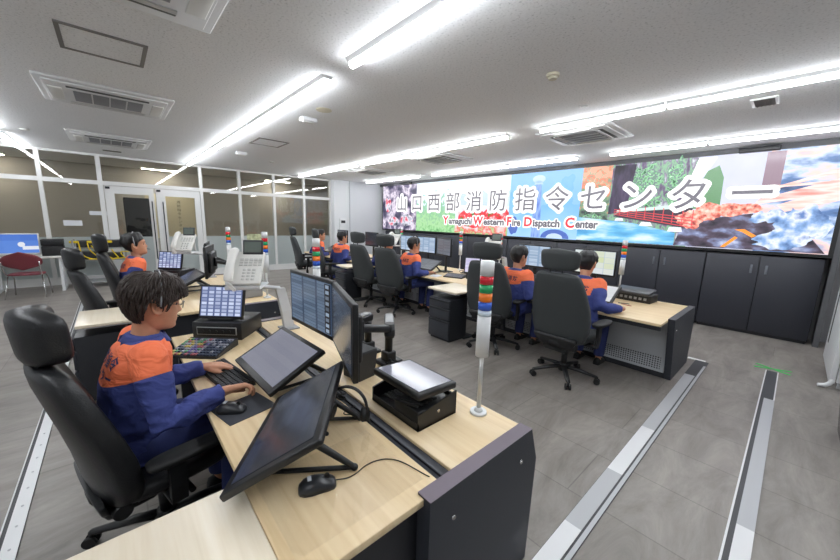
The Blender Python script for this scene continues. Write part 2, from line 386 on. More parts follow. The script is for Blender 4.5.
    # things seen through the partition
    b = B(); b.box2((-12.35, .27, 0), (-12.0, .86, 2.05), bev=.02)
    tag(b.done('black_locker', mat('black_locker_paint', (30, 33, 38), .5)), 'tall black cabinet seen through the glass of the left door', 'cabinet')
    b = B(); b.box2((XC+.02, .8, .9), (XC+.06, 2.3, 2.25)); o = b.done('pinboard', mat('cream_pinboard', (232, 222, 186), .8))
    tag(o, 'cream notice board on the corridor wall behind the right door', 'notice board')
    for (y, z, w, h, lab) in ((-.20, 1.62, .34, .09, 'white paper strip stuck high on the glass left of the doors'), (-.66, 1.385, .3, .12, 'blue-white notice stuck on the glass above the black recorder')):
        b = B(); b.box2((XL+.007, y-w/2, z-h/2), (XL+.009, y+w/2, z+h/2))
        tag(b.done('paper_notice', mat('notice_paper', (222, 224, 228), .8)), lab, 'notice')
    b = B(); b.box2((XL+.007, 2.95, .78), (XL+.01, 3.55, 1.13)); o = b.done('wall_map', mat('map_paper', (186, 190, 150), .8, var=.35, vscale=9))
    tag(o, 'green and yellow map sheet on the frosted glass behind the light towers', 'map')
room()

def ceiling_kit():
    # LED batten lights: white channel with a glowing diffuser
    def light(x0, x1, y, lab, grp):
        t = thing('ceiling_light', lab, 'ceiling light', ((x0+x1)/2, y, CEIL), 0, grp); L = (x1-x0)/2-.012
        b = B(); b.prism([(-.06, 0), (.06, 0), (.034, -.03), (-.034, -.03)], 'x', -L, L); b.done('light_housing', WHITE, t)
        b = B(); pr = [(.030*cos(a), -.040-.028*sin(a)) for a in [-.35+(pi+.7)*i/12 for i in range(13)]]
        b.prism(pr, 'x', -L+.01, L-.01, sm=True); b.done('diffuser', emit('led_diffuser', (246, 250, 255), TUBE), t)
    rows = ((1.60, [(-10.75, -8.05), (-7.8, -5.46), (-5.46, -3.11), (-2.7, -.36), (-.36, 1.98)], 'row over the near desks'),
            (4.44, [(-10.6, -9.0), (-9.0, -7.26), (-7.06, -5.06), (-5.06, -3.06), (-2.57, -1.13), (-1.13, 1.3)], 'row over the far desks'),
            (6.65, [(-10.2, -8.8), (-8.8, -7.5), (-6.98, -4.98), (-4.98, -3.0), (-2.45, -1.1), (-1.1, 1.3)], 'row along the video wall'),
            (-1.28, [(-11, -9.3), (-8.9, -6.6), (-6.6, -4.3), (-3.6, -1.3), (-1.0, 1.3)], 'row over the left side of the room'))
    labs = {1.60: ['farthest batten light of the row ending at the glass doors', 'batten light third from the top centre in the row to the doors', 'long batten light just left of centre in the row to the doors', 'bright batten light cut by the top edge of the picture', 'batten light overhead beyond the top edge'],
            4.44: ['small batten light farthest left over the white pillar', 'batten light left of the small flush air unit', 'batten light over the far desks left of the square air unit', 'batten light over the far desks ending left of the big square air unit', 'batten light touching the big square air unit', 'batten light at the right edge behind the ceiling vent'],
            6.65: ['batten light farthest left before the video wall', 'batten light before the video wall above its flowering trees', 'batten light before the video wall above the first white characters', 'batten light before the video wall above the blue sky picture', 'batten light before the video wall above the waterfall picture', 'batten light before the video wall at the right edge'],
            -1.28: ['batten light at the left edge in front of the glass wall', 'batten light over the left side outside the picture', 'batten light left behind the camera', 'batten light behind the near chairs', 'batten light behind the camera']}
    for y, segs, rn in rows:
        for i, (a, c) in enumerate(segs): light(a, c, y, labs[y][i], 'batten lights, ' + rn)
    # two-way cassette air units
    def cassette(x, y, sx, sy, lab, square=False):
        t = thing('air_conditioner', lab, 'air conditioner', (x, y, CEIL), 0, 'ceiling air units')
        b = B(); b.box((0, 0, -.014), (sx, sy, .028), bev=.012); b.box((0, 0, -.034), (sx*.86, sy*.9, .02), bev=.008); b.done('fascia', CPLAST, t)
        g = B(); n = 4 if not square else 1
        gx, gy = (sx*.42, sy*.52) if not square else (sx*.5, sy*.52)
        g.box((0, 0, -.047), (gx, gy, .008), bev=.003)
        g.done('intake_grille', mat('intake_grille_grey', (128, 129, 132), .7, bump=.5, bscale=500), t)
        fr = B()
        for j in range(1, 4): fr.box((0, -gy/2+gy*j/4, -.052), (gx, .012, .006))
        fr.done('grille_bar', CPLAST, t)
        for s in (-1, 1):
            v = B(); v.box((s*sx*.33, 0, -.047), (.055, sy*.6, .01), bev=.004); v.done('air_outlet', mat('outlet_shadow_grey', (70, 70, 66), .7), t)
            v = B(); v.box((s*sx*.30, 0, -.052), (.03, sy*.6, .008), rot=M.Rotation(R(14*s), 3, 'Y')); v.done('louvre', CPLAST, t)
            e = B(); e.box((0, s*sy*.38, -.05), (sx*.5, sy*.1, .016), bev=.007); e.done('end_cover', WPLAST, t)
    cassette(-5.57, .11, 1.02, 1.12, 'white cassette air unit below the framed ceiling hatch, second from the top left')
    cassette(-8.62, .12, 1.12, 1.1, 'white cassette air unit nearest the glass partition')
    cassette(-2.52, .09, 1.02, 1.12, 'white cassette air unit cut by the top edge of the picture')
    cassette(-2.27, 5.14, 1.0, .95, 'square cassette air unit right of centre between two light rows', True)
    cassette(-5.17, 5.14, 1.0, .95, 'square cassette air unit above the start of the video wall', True)
    cassette(-7.95, 5.3, .9, .95, 'small-looking square air unit farthest away near the white pillar', True)
    def hatch(x0, x1, y0, y1, lab):
        t = thing('ceiling_hatch', lab, 'ceiling hatch', ((x0+x1)/2, (y0+y1)/2, CEIL), 0, 'ceiling hatches'); a, c = (x1-x0)/2, (y1-y0)/2
        b = B(); w = .028
        for s in (-1, 1): b.box((s*(a-w/2), 0, -.005), (w, 2*c, .01)); b.box((0, s*(c-w/2), -.005), (2*a-2*w, w, .01))
        b.done('hatch_frame', mat('hatch_frame_grey', (120, 117, 114), .6), t)
        b = B(); b.box((0, 0, -.002), (2*a-2*w, 2*c-2*w, .004)); b.done('hatch_panel', MATS['ceiling_board'], t)
    hatch(-4.18, -3.65, -.18, .34, 'framed square ceiling hatch near the top left of the room')
    hatch(-6.82, -6.25, 1.95, 2.46, 'pale ceiling hatch beside the row of lights leading to the doors')
    def disc(name, x, y, r, h, m, lab, cat, core=True):
        t = thing(name, lab, cat, (x, y, CEIL))
        b = B(); b.cyl((0, 0, 0), (0, 0, -h*.5), r, r*.96, 28); b.done('base_ring', m, t)
        if core:
            b = B(); b.cyl((0, 0, -h*.5), (0, 0, -h), r*.78, r*.6, 24); b.done('sensor_cap', m, t)
    disc('smoke_detector', -1.64, 2.98, .055, .045, mat('cream_plastic', (214, 208, 186), .5), 'round cream smoke detector alone on the ceiling above the video wall', 'smoke detector')
    disc('ceiling_sensor', -1.79, 3.96, .05, .016, WPLAST, 'flat white ceiling disc behind the smoke detector by the lights', 'sensor')
    disc('ceiling_speaker', -4.08, 2.04, .095, .014, mat('cream_plastic'), 'round cream ceiling speaker behind the white emergency light box', 'speaker', False)
    disc('ceiling_sensor', -8.71, 2.99, .06, .02, WPLAST, 'small white ceiling disc above the glass partition, right of the doors', 'sensor')
    disc('ceiling_sensor', -8.73, -.93, .06, .02, WPLAST, 'small pale ceiling disc left of the air unit by the glass', 'sensor')
    for x, y, lab in ((-4.55, 2.05, 'white emergency light box nearest the ceiling speaker'), (-7.93, 2.11, 'white emergency light box farther back near the second hatch')):
        t = thing('emergency_light', lab, 'emergency light', (x, y, CEIL), 0, 'ceiling emergency lights')
        b = B(); b.box((0, 0, -.025), (.12, .2, .05), bev=.008); b.done('lamp_box', WHITE, t)
        b = B(); b.box((0, 0, -.055), (.05, .16, .014), bev=.006); b.done('lamp_lens', WPLAST, t)
    t = thing('air_vent', 'small rectangular grey-slatted vent at the right of the ceiling', 'vent', (-.43, 5.03, CEIL))
    b = B(); b.box((0, 0, -.006), (.2, .3, .012), bev=.004); b.done('vent_frame', WHITE, t)
    b = B(); b.box((0, 0, -.014), (.15, .25, .004)); [b.box((.0-.06+.03*i, 0, -.018), (.006, .25, .006)) for i in range(5)]; b.done('vent_grille', mat('vent_dark_grey', (96, 94, 90), .7), t)
    t = thing('ceiling_slot', 'short dark slot vent on the ceiling before the glass doors', 'vent', (-10.15, .14, CEIL))
    b = B(); b.box((0, 0, -.006), (.1, .3, .012)); b.done('slot_frame', mat('vent_dark_grey'), t)
ceiling_kit()

# ------------------------------------------------------------------ video wall and cabinets
def video_wall():
    X0, X1, Z0, Z1, Y = -10.42, .31, 1.35, 2.86, 7.5
    t = thing('video_wall', 'huge wall-wide LED display with dark grey title over travel photos', 'video wall', ((X0+X1)/2, Y, 0))
    ox = (X0+X1)/2
    b = B(); b.box2((X0-.05-ox, .004, Z0-.045), (X1+.05-ox, .46, Z1)); b.done('display_housing', BLK, t)
    tiles = [
        (-10.42, -8.55, [(.30, (24, 24, 46)), (.43, (70, 66, 96)), (.5, (150, 140, 165)), (.57, (232, 222, 236)), (.66, (96, 84, 120))], 2.6, (1, 1, 1), .0),
        (-8.55, -6.82, [(.34, (96, 160, 100)), (.48, (136, 200, 134)), (.62, (176, 220, 166)), (.8, (140, 196, 150)), (.98, (160, 206, 190)), (1.06, (228, 242, 250))], 9, (1, 1, 1), .75),
        (-6.82, -5.0, [(.34, (86, 146, 84)), (.48, (190, 206, 150)), (.54, (226, 70, 80)), (.62, (244, 190, 180)), (.78, (222, 226, 240)), (1.1, (240, 246, 252))], 5, (1, 1, 1), .72),
        (-5.0, -3.24, [(.25, (176, 214, 250)), (.6, (152, 202, 248)), (1.0, (122, 184, 242)), (1.2, (140, 192, 244))], 1.2, (1, 1, 1), .7),
        (-3.24, -2.66, [(.3, (30, 74, 50)), (.46, (84, 150, 100)), (.56, (52, 46, 62)), (.8, (122, 160, 128)), (.92, (236, 130, 100)), (1.02, (150, 186, 150)), (1.12, (250, 170, 140))], 8, (1, 1, 1), .55),
        (-2.66, -1.32, [(.3, (52, 44, 66)), (.42, (118, 102, 134)), (.49, (136, 190, 146)), (.55, (130, 116, 146)), (.66, (214, 224, 226))], 8, (1, 1, .45), .0),
        (-1.32, -.46, [(.2, (206, 206, 228)), (.6, (220, 222, 240)), (1.2, (198, 202, 228))], 1.0, (1, 1, 1), .3),
        (-.46, .31, [(.32, (36, 44, 78)), (.43, (96, 132, 186)), (.5, (196, 214, 240)), (.57, (255, 214, 204)), (.68, (120, 160, 208))], 2.3, (.7, 1, 1.6), .0)]
    for i, (a, c, st, sc, stretch, gr) in enumerate(tiles):
        p = B(); p.box2((a-ox, -.002, Z0), (c-ox, .006, Z1)); p.done('picture', picture('picture_%d' % i, st, sc, stretch, gr), t)
    # shapes inside the pictures (all on the face of the display)
    def flat(name, polys, m, d):
        b = B()
        for pl in polys: b.prism([(x-ox, z) for x, z in pl], 'y', d, -.0015)
        b.done(name, m, t)
    def blob(cx, cz, rx, rz, n=26, k=.18, seed=0):
        return [(cx+rx*cos(a)*(1+k*NZ.noise(V((cos(a)*2+seed, sin(a)*2, seed)))), cz+rz*sin(a)*(1+k*NZ.noise(V((cos(a)*2+seed, sin(a)*2+9, seed))))) for a in [2*pi*i/n for i in range(n)]]
    E = lambda n, c: emit('led_'+n, c, LEDWALL)
    flat('picture_figures', [blob(-9.05, 1.68, .34, .2, seed=1), blob(-9.75, 1.62, .3, .16, seed=2), blob(-10.1, 2.2, .18, .26, seed=3)], picture('led_crowd', [(.35, (40, 44, 70)), (.5, (226, 226, 240)), (.6, (236, 90, 110)), (.7, (60, 60, 96))], 5), -.004)
    flat('picture_shrine', [blob(-6.2, 1.78, .5, .26, seed=4), blob(-5.4, 1.85, .4, .3, seed=5)], picture('led_flowers', [(.35, (70, 130, 60)), (.45, (220, 30, 50)), (.55, (250, 90, 100)), (.62, (245, 225, 225)), (.7, (60, 140, 70))], 6), -.004)
    flat('picture_sky_strip', [[(-6.82, 2.5), (-6.3, 2.42), (-5.9, 2.56), (-5.35, 2.2), (-5.0, 2.5), (-5.0, 2.1), (-6.82, 2.15)]], E('haze_blue', (196, 216, 244)), -.003)
    flat('picture_tower', [[(-4.34, 1.36), (-4.1, 1.36), (-4.17, 2.6), (-4.31, 2.6)]], picture('led_tower', [(.35, (84, 116, 206)), (.5, (150, 182, 238)), (.65, (96, 130, 214))], 5, (3, 1, .4)), -.004)
    flat('picture_tower_head', [blob(-4.24, 2.7, .16, .09, k=.05, seed=6), [(-4.36, 2.58), (-4.12, 2.58), (-4.18, 2.66), (-4.3, 2.66)]], E('tower_light', (170, 200, 246)), -.005)
    flat('picture_arch', [blob(-4.85, 1.62, .14, .22, seed=7), [(-3.75+.34*cos(pi*i/16), 1.36+.2*sin(pi*i/16)) for i in range(17)]], E('deep_blue', (84, 112, 190)), -.0035)
    flat('picture_arch_opening', [[(-3.75+.2*cos(pi*i/16), 1.36+.11*sin(pi*i/16)) for i in range(17)]], E('haze_blue', (196, 216, 244)), -.0045)
    flat('picture_foliage', [blob(-2.95, 1.75, .24, .16, k=.5, seed=9), blob(-2.05, 2.55, .26, .25, k=.9, n=60, seed=10), blob(-1.6, 2.45, .14, .36, k=.9, n=60, seed=11), blob(-1.9, 2.12, .12, .1, k=.9, n=60, seed=21)], picture('led_leaves', [(.36, (40, 96, 62)), (.46, (150, 214, 160)), (.53, (112, 100, 130)), (.6, (96, 176, 112)), (.68, (200, 232, 204))], 13), -.004)
    flat('picture_cliff', [[(-2.66, 1.9), (-2.62, 2.84), (-2.25, 2.84), (-2.3, 2.3), (-2.35, 1.95)]], picture('led_cliff', [(.4, (28, 22, 36)), (.6, (90, 76, 110))], 4, (1, 1, .3)), -.0045)
    flat('picture_white_rail', [[(-2.5, 1.98), (-1.3, 2.1), (-1.3, 2.02), (-2.5, 1.94)]], E('pale_green', (210, 236, 226)), -.005)
    flat('picture_under_bridge', [[(-2.45, 1.96), (-1.3, 2.02), (-1.3, 1.66), (-2.55, 1.86)]], E('bridge_shade', (66, 52, 66)), -.0047)
    flat('picture_water', [[(-3.24, 1.36), (-1.5, 1.36), (-1.5, 1.58), (-2.2, 1.74), (-3.24, 1.84)]], picture('led_water', [(.3, (40, 120, 190)), (.5, (110, 190, 232)), (.65, (225, 244, 252))], 2, (.6, 1, 2.5)), -.0042)
    bars = []
    for i in range(9):
        x = -2.45 + .145*i; h0 = 1.88-.022*i; bars.append([(x, h0), (x+.012, h0), (x+.012, h0+.2+.01*i), (x, h0+.2+.01*i)])
    for j in range(4):
        bars.append([(-2.55, 1.9+.03*j), (-1.25, 1.67+.055*j), (-1.25, 1.685+.055*j), (-2.55, 1.912+.03*j)])
    flat('picture_red_bridge', bars, E('bridge_red', (226, 76, 84)), -.006)
    flat('picture_bridge_footing', [[(-2.5, 1.83), (-2.38, 1.83), (-2.36, 1.78), (-2.52, 1.78)], [(-2.05, 1.76), (-1.9, 1.76), (-1.86, 1.69), (-2.08, 1.69)], [(-1.6, 1.68), (-1.42, 1.68), (-1.4, 1.6), (-1.62, 1.6)]], E('footing_white', (240, 244, 252)), -.0065)
    flat('picture_plate', [[(-1.3, 2.3), (-1.18, 2.62), (-1.04, 2.7), (-.96, 2.5), (-.95, 2.0), (-1.3, 2.0)]], E('plate_green', (96, 146, 100)), -.004)
    flat('picture_sleeve', [[(-1.45, 2.35), (-1.32, 2.84), (-1.08, 2.84), (-1.2, 2.58), (-1.35, 2.35)]], E('sleeve_white', (244, 246, 250)), -.0045)
    flat('picture_post', [[(-.5, 2.15), (-.5, 2.84), (-.3, 2.84), (-.3, 2.15)]], E('post_mauve', (140, 112, 128)), -.004)
    flat('picture_grill', [[(-1.5, 1.36), (.28, 1.36), (.1, 1.6), (-.5, 1.93), (-1.4, 1.8)]], picture('led_grill', [(.34, (34, 30, 42)), (.5, (86, 74, 92)), (.6, (130, 140, 178)), (.72, (206, 214, 236))], 4.2, (.8, 1, 1.4)), -.004)
    flat('picture_meat', [blob(-1.33, 1.82, .17, .16, k=.6, n=50, seed=12), blob(-1.08, 1.96, .22, .15, k=.6, n=50, seed=13), blob(-.82, 1.98, .2, .11, seed=14), blob(-.6, 2.0, .16, .08, seed=15)], picture('led_meat', [(.34, (170, 70, 64)), (.46, (240, 136, 118)), (.58, (255, 196, 178)), (.7, (255, 226, 214))], 13), -.0055)
    flat('picture_skewers', [[(-.62, 2.3), (.3, 2.34), (.3, 2.38), (-.62, 2.33)], [(-.6, 2.2), (.3, 2.5), (.3, 2.56), (-.6, 2.23)], [(-.55, 2.06), (.3, 2.2), (.3, 2.42), (-.5, 2.14)], [(-.2, 1.95), (.3, 2.1), (.3, 2.3), (-.3, 2.05)]], picture('led_smoke_pink', [(.35, (255, 190, 176)), (.5, (255, 232, 226)), (.65, (240, 150, 140))], 3, (.5, 1, 3)), -.0052)
    flat('picture_smoke', [blob(.0, 1.78, .29, .24, seed=16, k=.5, n=60), blob(-.2, 1.52, .3, .13, seed=17, k=.6, n=60), blob(-.35, 1.88, .2, .1, seed=19, k=.8, n=60)], picture('led_smoke', [(.33, (60, 92, 150)), (.46, (140, 176, 224)), (.56, (232, 238, 250)), (.66, (96, 130, 190))], 4), -.0053)
    flat('picture_flame', [[(-.72, 1.67), (-.6, 1.68), (-.45, 1.58), (-.5, 1.55), (-.62, 1.63)], [(-.86, 1.38), (-.8, 1.38), (-.66, 1.54), (-.7, 1.56)]], E('flame', (255, 156, 60)), -.006)
    # the title: dark grey characters with a white halo, then the English line with red capitals
    title = '山口西部消防指令センター'
    tg, th = B(), B()
    F = lambda x, z, d: M(((1, 0, 0, x-ox), (0, 0, -1, d), (0, 1, 0, z), (0, 0, 0, 1)))
    for i, ch in enumerate(title):
        x = -9.32+.793*i
        add_text(th, halo_mesh(text_mesh(ch, .58), .075, .03), F(x, 2.03, -.008))
        add_text(tg, text_mesh(ch, .58, .0005, .001), F(x, 2.03, -.0105))
    th.done('title_halo', E('halo_white', (255, 255, 255)), t); tg.done('title_lettering', E('title_grey', (108, 105, 116)), t)
    tg, th, tr = B(), B(), B()
    words = (('Y', 'amaguchi', -7.28, -6.12), ('W', 'estern', -6.12, -5.06), ('F', 'ire', -5.04, -4.58), ('D', 'ispatch', -4.55, -3.58), ('C', 'enter', -3.52, -2.76))
    for cap, rest, x0, x1 in words:
        for off, d, tgt in ((.028, -.0082, th), (.010, -.0108, tr)):
            me = text_mesh(cap, .30, .0005, min(off, .01), align='LEFT'); wc = max(v.co.x for v in me.vertices)
            if off > .02: halo_mesh(me, .04, .02)
            add_text(tgt, me, F(x0, 1.615, d))
        me = text_mesh(rest, .235, .0005, .009, align='LEFT'); wr = max(v.co.x for v in me.vertices); xr = x0+wc+.02; k = (x1-xr-.06)/wr
        sc = M.Diagonal((k, 1, 1, 1))
        add_text(tg, me, F(xr, 1.615, -.0108) @ sc)
        add_text(th, halo_mesh(text_mesh(rest, .235, align='LEFT'), .036, .02), F(xr, 1.615, -.0082) @ sc)
    th.done('subtitle_halo', E('halo_white', (255, 255, 255)), t); tg.done('subtitle_lettering', E('title_grey', (108, 105, 116)), t); tr.done('subtitle_capitals', E('capital_red', (236, 62, 74)), t)
    # small dark units hung from the bulkhead in front of the display
    for x, lab in ((-.6, 'black box unit above the right end of the video wall'), (-9.05, 'small black box unit above the left end of the video wall')):
        b = B(); b.box((0, 0, 0), (.46, .1, .07), bev=.01); o = b.done('bulkhead_unit', BLK, None, (x, 7.46, 2.885)); tag(o, lab, 'box unit', 'bulkhead units over the video wall')
    # row of low black cabinets under the display
    def cabinet(x0, x1, lab):
        t = thing('storage_cabinet', lab, 'cabinet', ((x0+x1)/2, 7.7, 0), 0, 'black cabinets under the video wall'); w = x1-x0
        b = B(); b.box2((-w/2+.003, -.16, .05), (w/2-.003, .24, 1.28), bev=.004); b.box2((-w/2+.02, -.13, 0), (w/2-.02, .2, .06)); b.done('cabinet_body', mat('black_cabinet_paint', (36, 37, 42), .5, bump=.08, bscale=150), t)
        for s in (-1, 1):
            d = B(); d.box2((s*.006, -.185, .06), (s*(w/2-.008), -.16, 1.265), bev=.004); dd = d.done('door', mat('black_cabinet_door', (44, 46, 54), .45, bump=.08, bscale=150), t)
            h = B(); h.box((s*.085, -.19, 1.06), (.03, .012, .14), bev=.006); h.box((s*.085, -.2, 1.07), (.018, .016, .08), bev=.006); h.done('handle', mat('cabinet_pull_grey', (118, 122, 130), .4, metal=.3), dd)
    xs = [.31-1.325*i for i in range(9)]
    nm = ['black two-door cabinet at the right end under the video wall', 'black two-door cabinet second from the right under the video wall', 'black two-door cabinet behind the striped tower of the far desk end', 'black two-door cabinet behind the far desk monitors on the right', 'black two-door cabinet behind the second far pair of monitors', 'black two-door cabinet mostly hidden behind the drawer desk operator', 'black two-door cabinet far left behind seated operators', 'black two-door cabinet at the left end under the video wall']
    for i in range(8): cabinet(xs[i+1], xs[i], nm[i])
video_wall()

# ------------------------------------------------------------------ rails, desks, side tables
DZ = .72
def rails():
    def rail(name_label, pts, w, axis, steel):
        a, c = pts
        t = thing('floor_rail', name_label, 'floor rail', ((a[0]+c[0])/2, (a[1]+c[1])/2, 0), 0, 'metal cable covers on the floor')
        L = abs(c[axis]-a[axis])/2
        def bx(b, u0, u1, v0, v1, z): b.box2((u0, v0, 0) if axis == 1 else (v0, u0, 0), (u1, v1, z) if axis == 1 else (v1, u1, z))
        b = B(); bx(b, -w/2, w/2, -L, L, .008); b.done('rail_base', mat('dark_rail_rubber', (62, 63, 66), .5), t)
        for k, (u0, u1, f0, f1, m) in enumerate(steel):
            p = B(); bx(p, u0, u1, -L+2*L*f0, -L+2*L*f1, .011); p.done('cover_plate', m, t)
    br, dk = ALU, mat('satin_steel', (184, 186, 189), .45, metal=.15)
    wp = mat('white_aluminium', (226, 227, 228), .45, metal=.25)
    rail('metal floor rail at the right with a green tape cross at its end', ((.02, -1.0), (.02, 5.7)), .11, 1,
         [(-.055, -.045, 0, 1, wp), (-.02, .055, 0, .52, wp), (-.02, .055, .52, .85, dk), (.045, .055, .85, 1, wp)])
    rail('metal floor rail leading to the end of the far desk', ((-.59, -1.0), (-.59, 5.4)), .13, 1,
         [(-.062, .03, 0, .43, wp), (-.062, .03, .43, .53, dk), (-.062, .03, .53, .65, wp), (-.062, .03, .65, .9, dk), (.042, .064, 0, .97, dk)])
    rail('white metal floor rail on the left beneath the near chair', ((-9.4, -.535), (-1.3, -.535)), .085, 0,
         [(-.018, .042, .42, 1, wp), (-.042, -.036, 0, 1, wp), (-.018, .022, 0, .42, dk)])
    b = B(); b.box2((-.74, 5.4, 0), (-.56, 5.46, .006)); tag(b.done('floor_tape', mat('white_tape', (230, 230, 228), .6)), 'short white tape strip at the far end of the desk-side rail', 'tape')
    gt = mat('green_tape', (70, 190, 96), .6); t = thing('floor_tape', 'green tape cross on the floor before the black cabinets', 'tape', (.02, 5.83, 0))
    for a in (22, -30):
        b = B(); b.box((0, 0, .002), (.34, .03, .004), rot=M.Rotation(R(a), 3, 'Z')); b.done('strip', gt, t)
    b = B()
    for i in range(13): b.cyl((-1.5-.17*i, -.522, .011), (-1.5-.17*i, -.522, .014), .006, n=8)
    b.done('screw', dk, bpy.data.objects['floor_rail.002'])
    bpy.data.objects['screw'].location = V((5.35, .535, 0))
rails()

def perforated():
    m = mat('perforated_grey_steel', (150, 154, 158), .5); nt = m.node_tree; b = nt.nodes['Principled BSDF']
    tc = nt.nodes.new('ShaderNodeTexCoord'); v = nt.nodes.new('ShaderNodeTexVoronoi'); v.inputs['Scale'].default_value = 40; v.inputs['Randomness'].default_value = 0
    nt.links.new(tc.outputs['Object'], v.inputs['Vector']); r = ramp(nt, [(0, (40, 42, 45)), (.30, (40, 42, 45)), (.34, (182, 186, 190))]); nt.links.new(v.outputs['Distance'], r.inputs['Fac']); nt.links.new(r.outputs['Color'], b.inputs['Base Color'])
perforated()
def desk(x0, x1, y0, d, lab, fslope, grey):
    t = thing('control_desk', lab, 'desk', ((x0+x1)/2, y0, 0), 0, 'control room desks'); w = (x1-x0)/2; s0, s1 = d*.5, d*.57
    if grey:
        b = B(); b.box2((-w, 0, DZ-.028), (w, d, DZ), bev=.003); b.done('worktop', MATS['maple'], t)
    else: b = B(); b.box2((-w, 0, DZ-.028), (w+.03, s0, DZ), bev=.003); b.done('front_board', MATS['maple'], t)
    if not grey: b = B(); b.box2((-w, s1, DZ-.028), (w, d, DZ), bev=.003); b.done('rear_board', MATS['maple'], t)
    if not grey: b = B(); b.box2((-w, s0, DZ-.05), (w, s1, DZ-.014)); b.box2((-w, s0+.028, DZ-.02), (w, s1-.012, DZ-.003), bev=.003); b.done('cable_slot', mat('dark_slot_rubber', (30, 33, 42), .4), t)
    for y in (.02, d-.05): b = B(); b.box2((-w+.01, y, DZ-.075), (w, y+.03, DZ-.028)); b.done('under_rail', DGREY, t)
    f0, f1 = fslope
    poly = [(f1, 0), (f0, DZ+.006), (d+.0, DZ+.006), (d+.065, DZ-.17), (d+.045, 0)]
    for s in (-1, 1):
        xa, xb = (w, w+.062) if s > 0 else (-w-.062, -w)
        p = B(); p.prism(poly, 'x', xa, xb); pp = p.done('end_panel', PANEL, t)
        e = B(); e.box2((xa-.001, f0, DZ+.006), (xb+.001, d, DZ+.0085)); e.done('edge_strip', PANEL if grey else EDGE, pp)
        if s > 0:
            for y, z in ((f0+.12, DZ-.12), (d-.08, DZ-.12)): q = B(); q.cyl((xb-.002, y, z), (xb+.006, y, z), .009, n=12); q.done('panel_bolt', CHROME, pp)
        if not grey:
            q = B(); q.box2((s*w-.02-s*.03, .06, 0), (s*w+.02-s*.03, f0+.05, DZ-.03)); q.box2((s*w-.03-s*.03, .03, 0), (s*w+.03-s*.03, .08, DZ-.03)); q.done('leg_frame', DGREY, t)
    n = 3; ww = 2*w/n
    for i in range(n):
        p = B(); p.box2((-w+ww*i+.012, d*.40, .06), (-w+ww*(i+1)-.012, d*.42, DZ-.05)); p.done('modesty_panel', mat('modesty_grey', (182, 186, 190), .45) if grey else DGREY, t)
        if grey:
            p = B(); p.box2((-w+ww*i+.05, d*.396, .09), (-w+ww*(i+1)-.05, d*.40, .23)); p.done('vent_strip', MATS['perforated_grey_steel'], t)
    p = B(); p.box2((-w, d*.40, .0), (w, d*.45, .06)); p.done('kick_rail', DGREY, t)
    return t
desk(-3.1, -.75, .255, 1.09, 'nearest wood-topped control desk with dark end panel at the front', (.445, .445), False)
desk(-6.05, -3.86, .255, 1.09, 'control desk behind the nearest one, left of centre', (.445, .445), False)
desk(-2.88, -.78, 3.92, 1.26, 'wood-topped desk with grey perforated panels at the right', (.27, .5), True)
desk(-6.02, -3.02, 3.92, 1.26, 'control desk in the middle of the far row', (.27, .5), True)
desk(-9.2, -6.16, 3.92, 1.26, 'control desk at the left end of the far row', (.27, .5), True)

def side_table(x0, x1, y0, y1, lab, lab2, ped=True):
    t = thing('side_table', lab, 'side table', ((x0+x1)/2, (y0+y1)/2, 0), 0, 'pale side tables'); w, d = (x1-x0)/2, (y1-y0)/2
    b = B(); b.box2((-w, -d, DZ-.026), (w, d, DZ), bev=.003); b.done('table_top', MATS['pale_maple'], t)
    b = B(); b.box2((w*.1, d-.22, 0), (w*.1+.09, d-.14, DZ-.026), bev=.004); b.box2((w*.1-.12, d-.3, 0), (w*.1+.2, d-.08, .02), bev=.004); b.done('support_post', DGREY, t)
    b = B(); b.box2((-w+.06, -d+.05, DZ-.05), (w-.06, d-.04, DZ-.026)); b.done('under_frame', WHITE, t)
    if not ped: return
    p = thing('drawer_pedestal', lab2, 'drawer unit', ((x0+x1)/2, y0, 0), 0, 'black drawer pedestals')
    b = B(); b.box2((-.2, -.02, .03), (.2, .33, .60), bev=.004); b.box2((-.18, .0, 0), (.18, .3, .03)); b.done('pedestal_body', mat('black_pedestal_paint', (34, 36, 41), .45), p)
    for z0, z1 in ((.05, .30), (.315, .47), (.485, .59)):
        b = B(); b.box2((-.195, -.042, z0), (.195, -.02, z1), bev=.004); dd = b.done('drawer', mat('black_drawer_front', (46, 49, 56), .45), p)
        b = B(); b.box2((-.19, -.046, z1-.026), (.19, -.04, z1-.012)); b.done('pull_groove', BLK2, dd)
side_table(-1.2, -.70, -.6, .253, 'pale side table at the bottom edge beside the nearest desk', 'black drawer unit under the nearest pale side table')
side_table(-4.43, -3.84, -.31, .25, 'pale side table behind the head of the nearest dispatcher', 'black drawer unit under the side table behind the nearest dispatcher')
side_table(-3.5, -2.94, 3.33, 3.90, 'pale side table in the middle of the room at the far row', 'black drawer unit standing clear on the floor mid-room')
side_table(-6.3, -5.85, 3.36, 3.90, 'pale side table between two far chairs left of centre', 'black drawer unit between the far chairs left of centre')

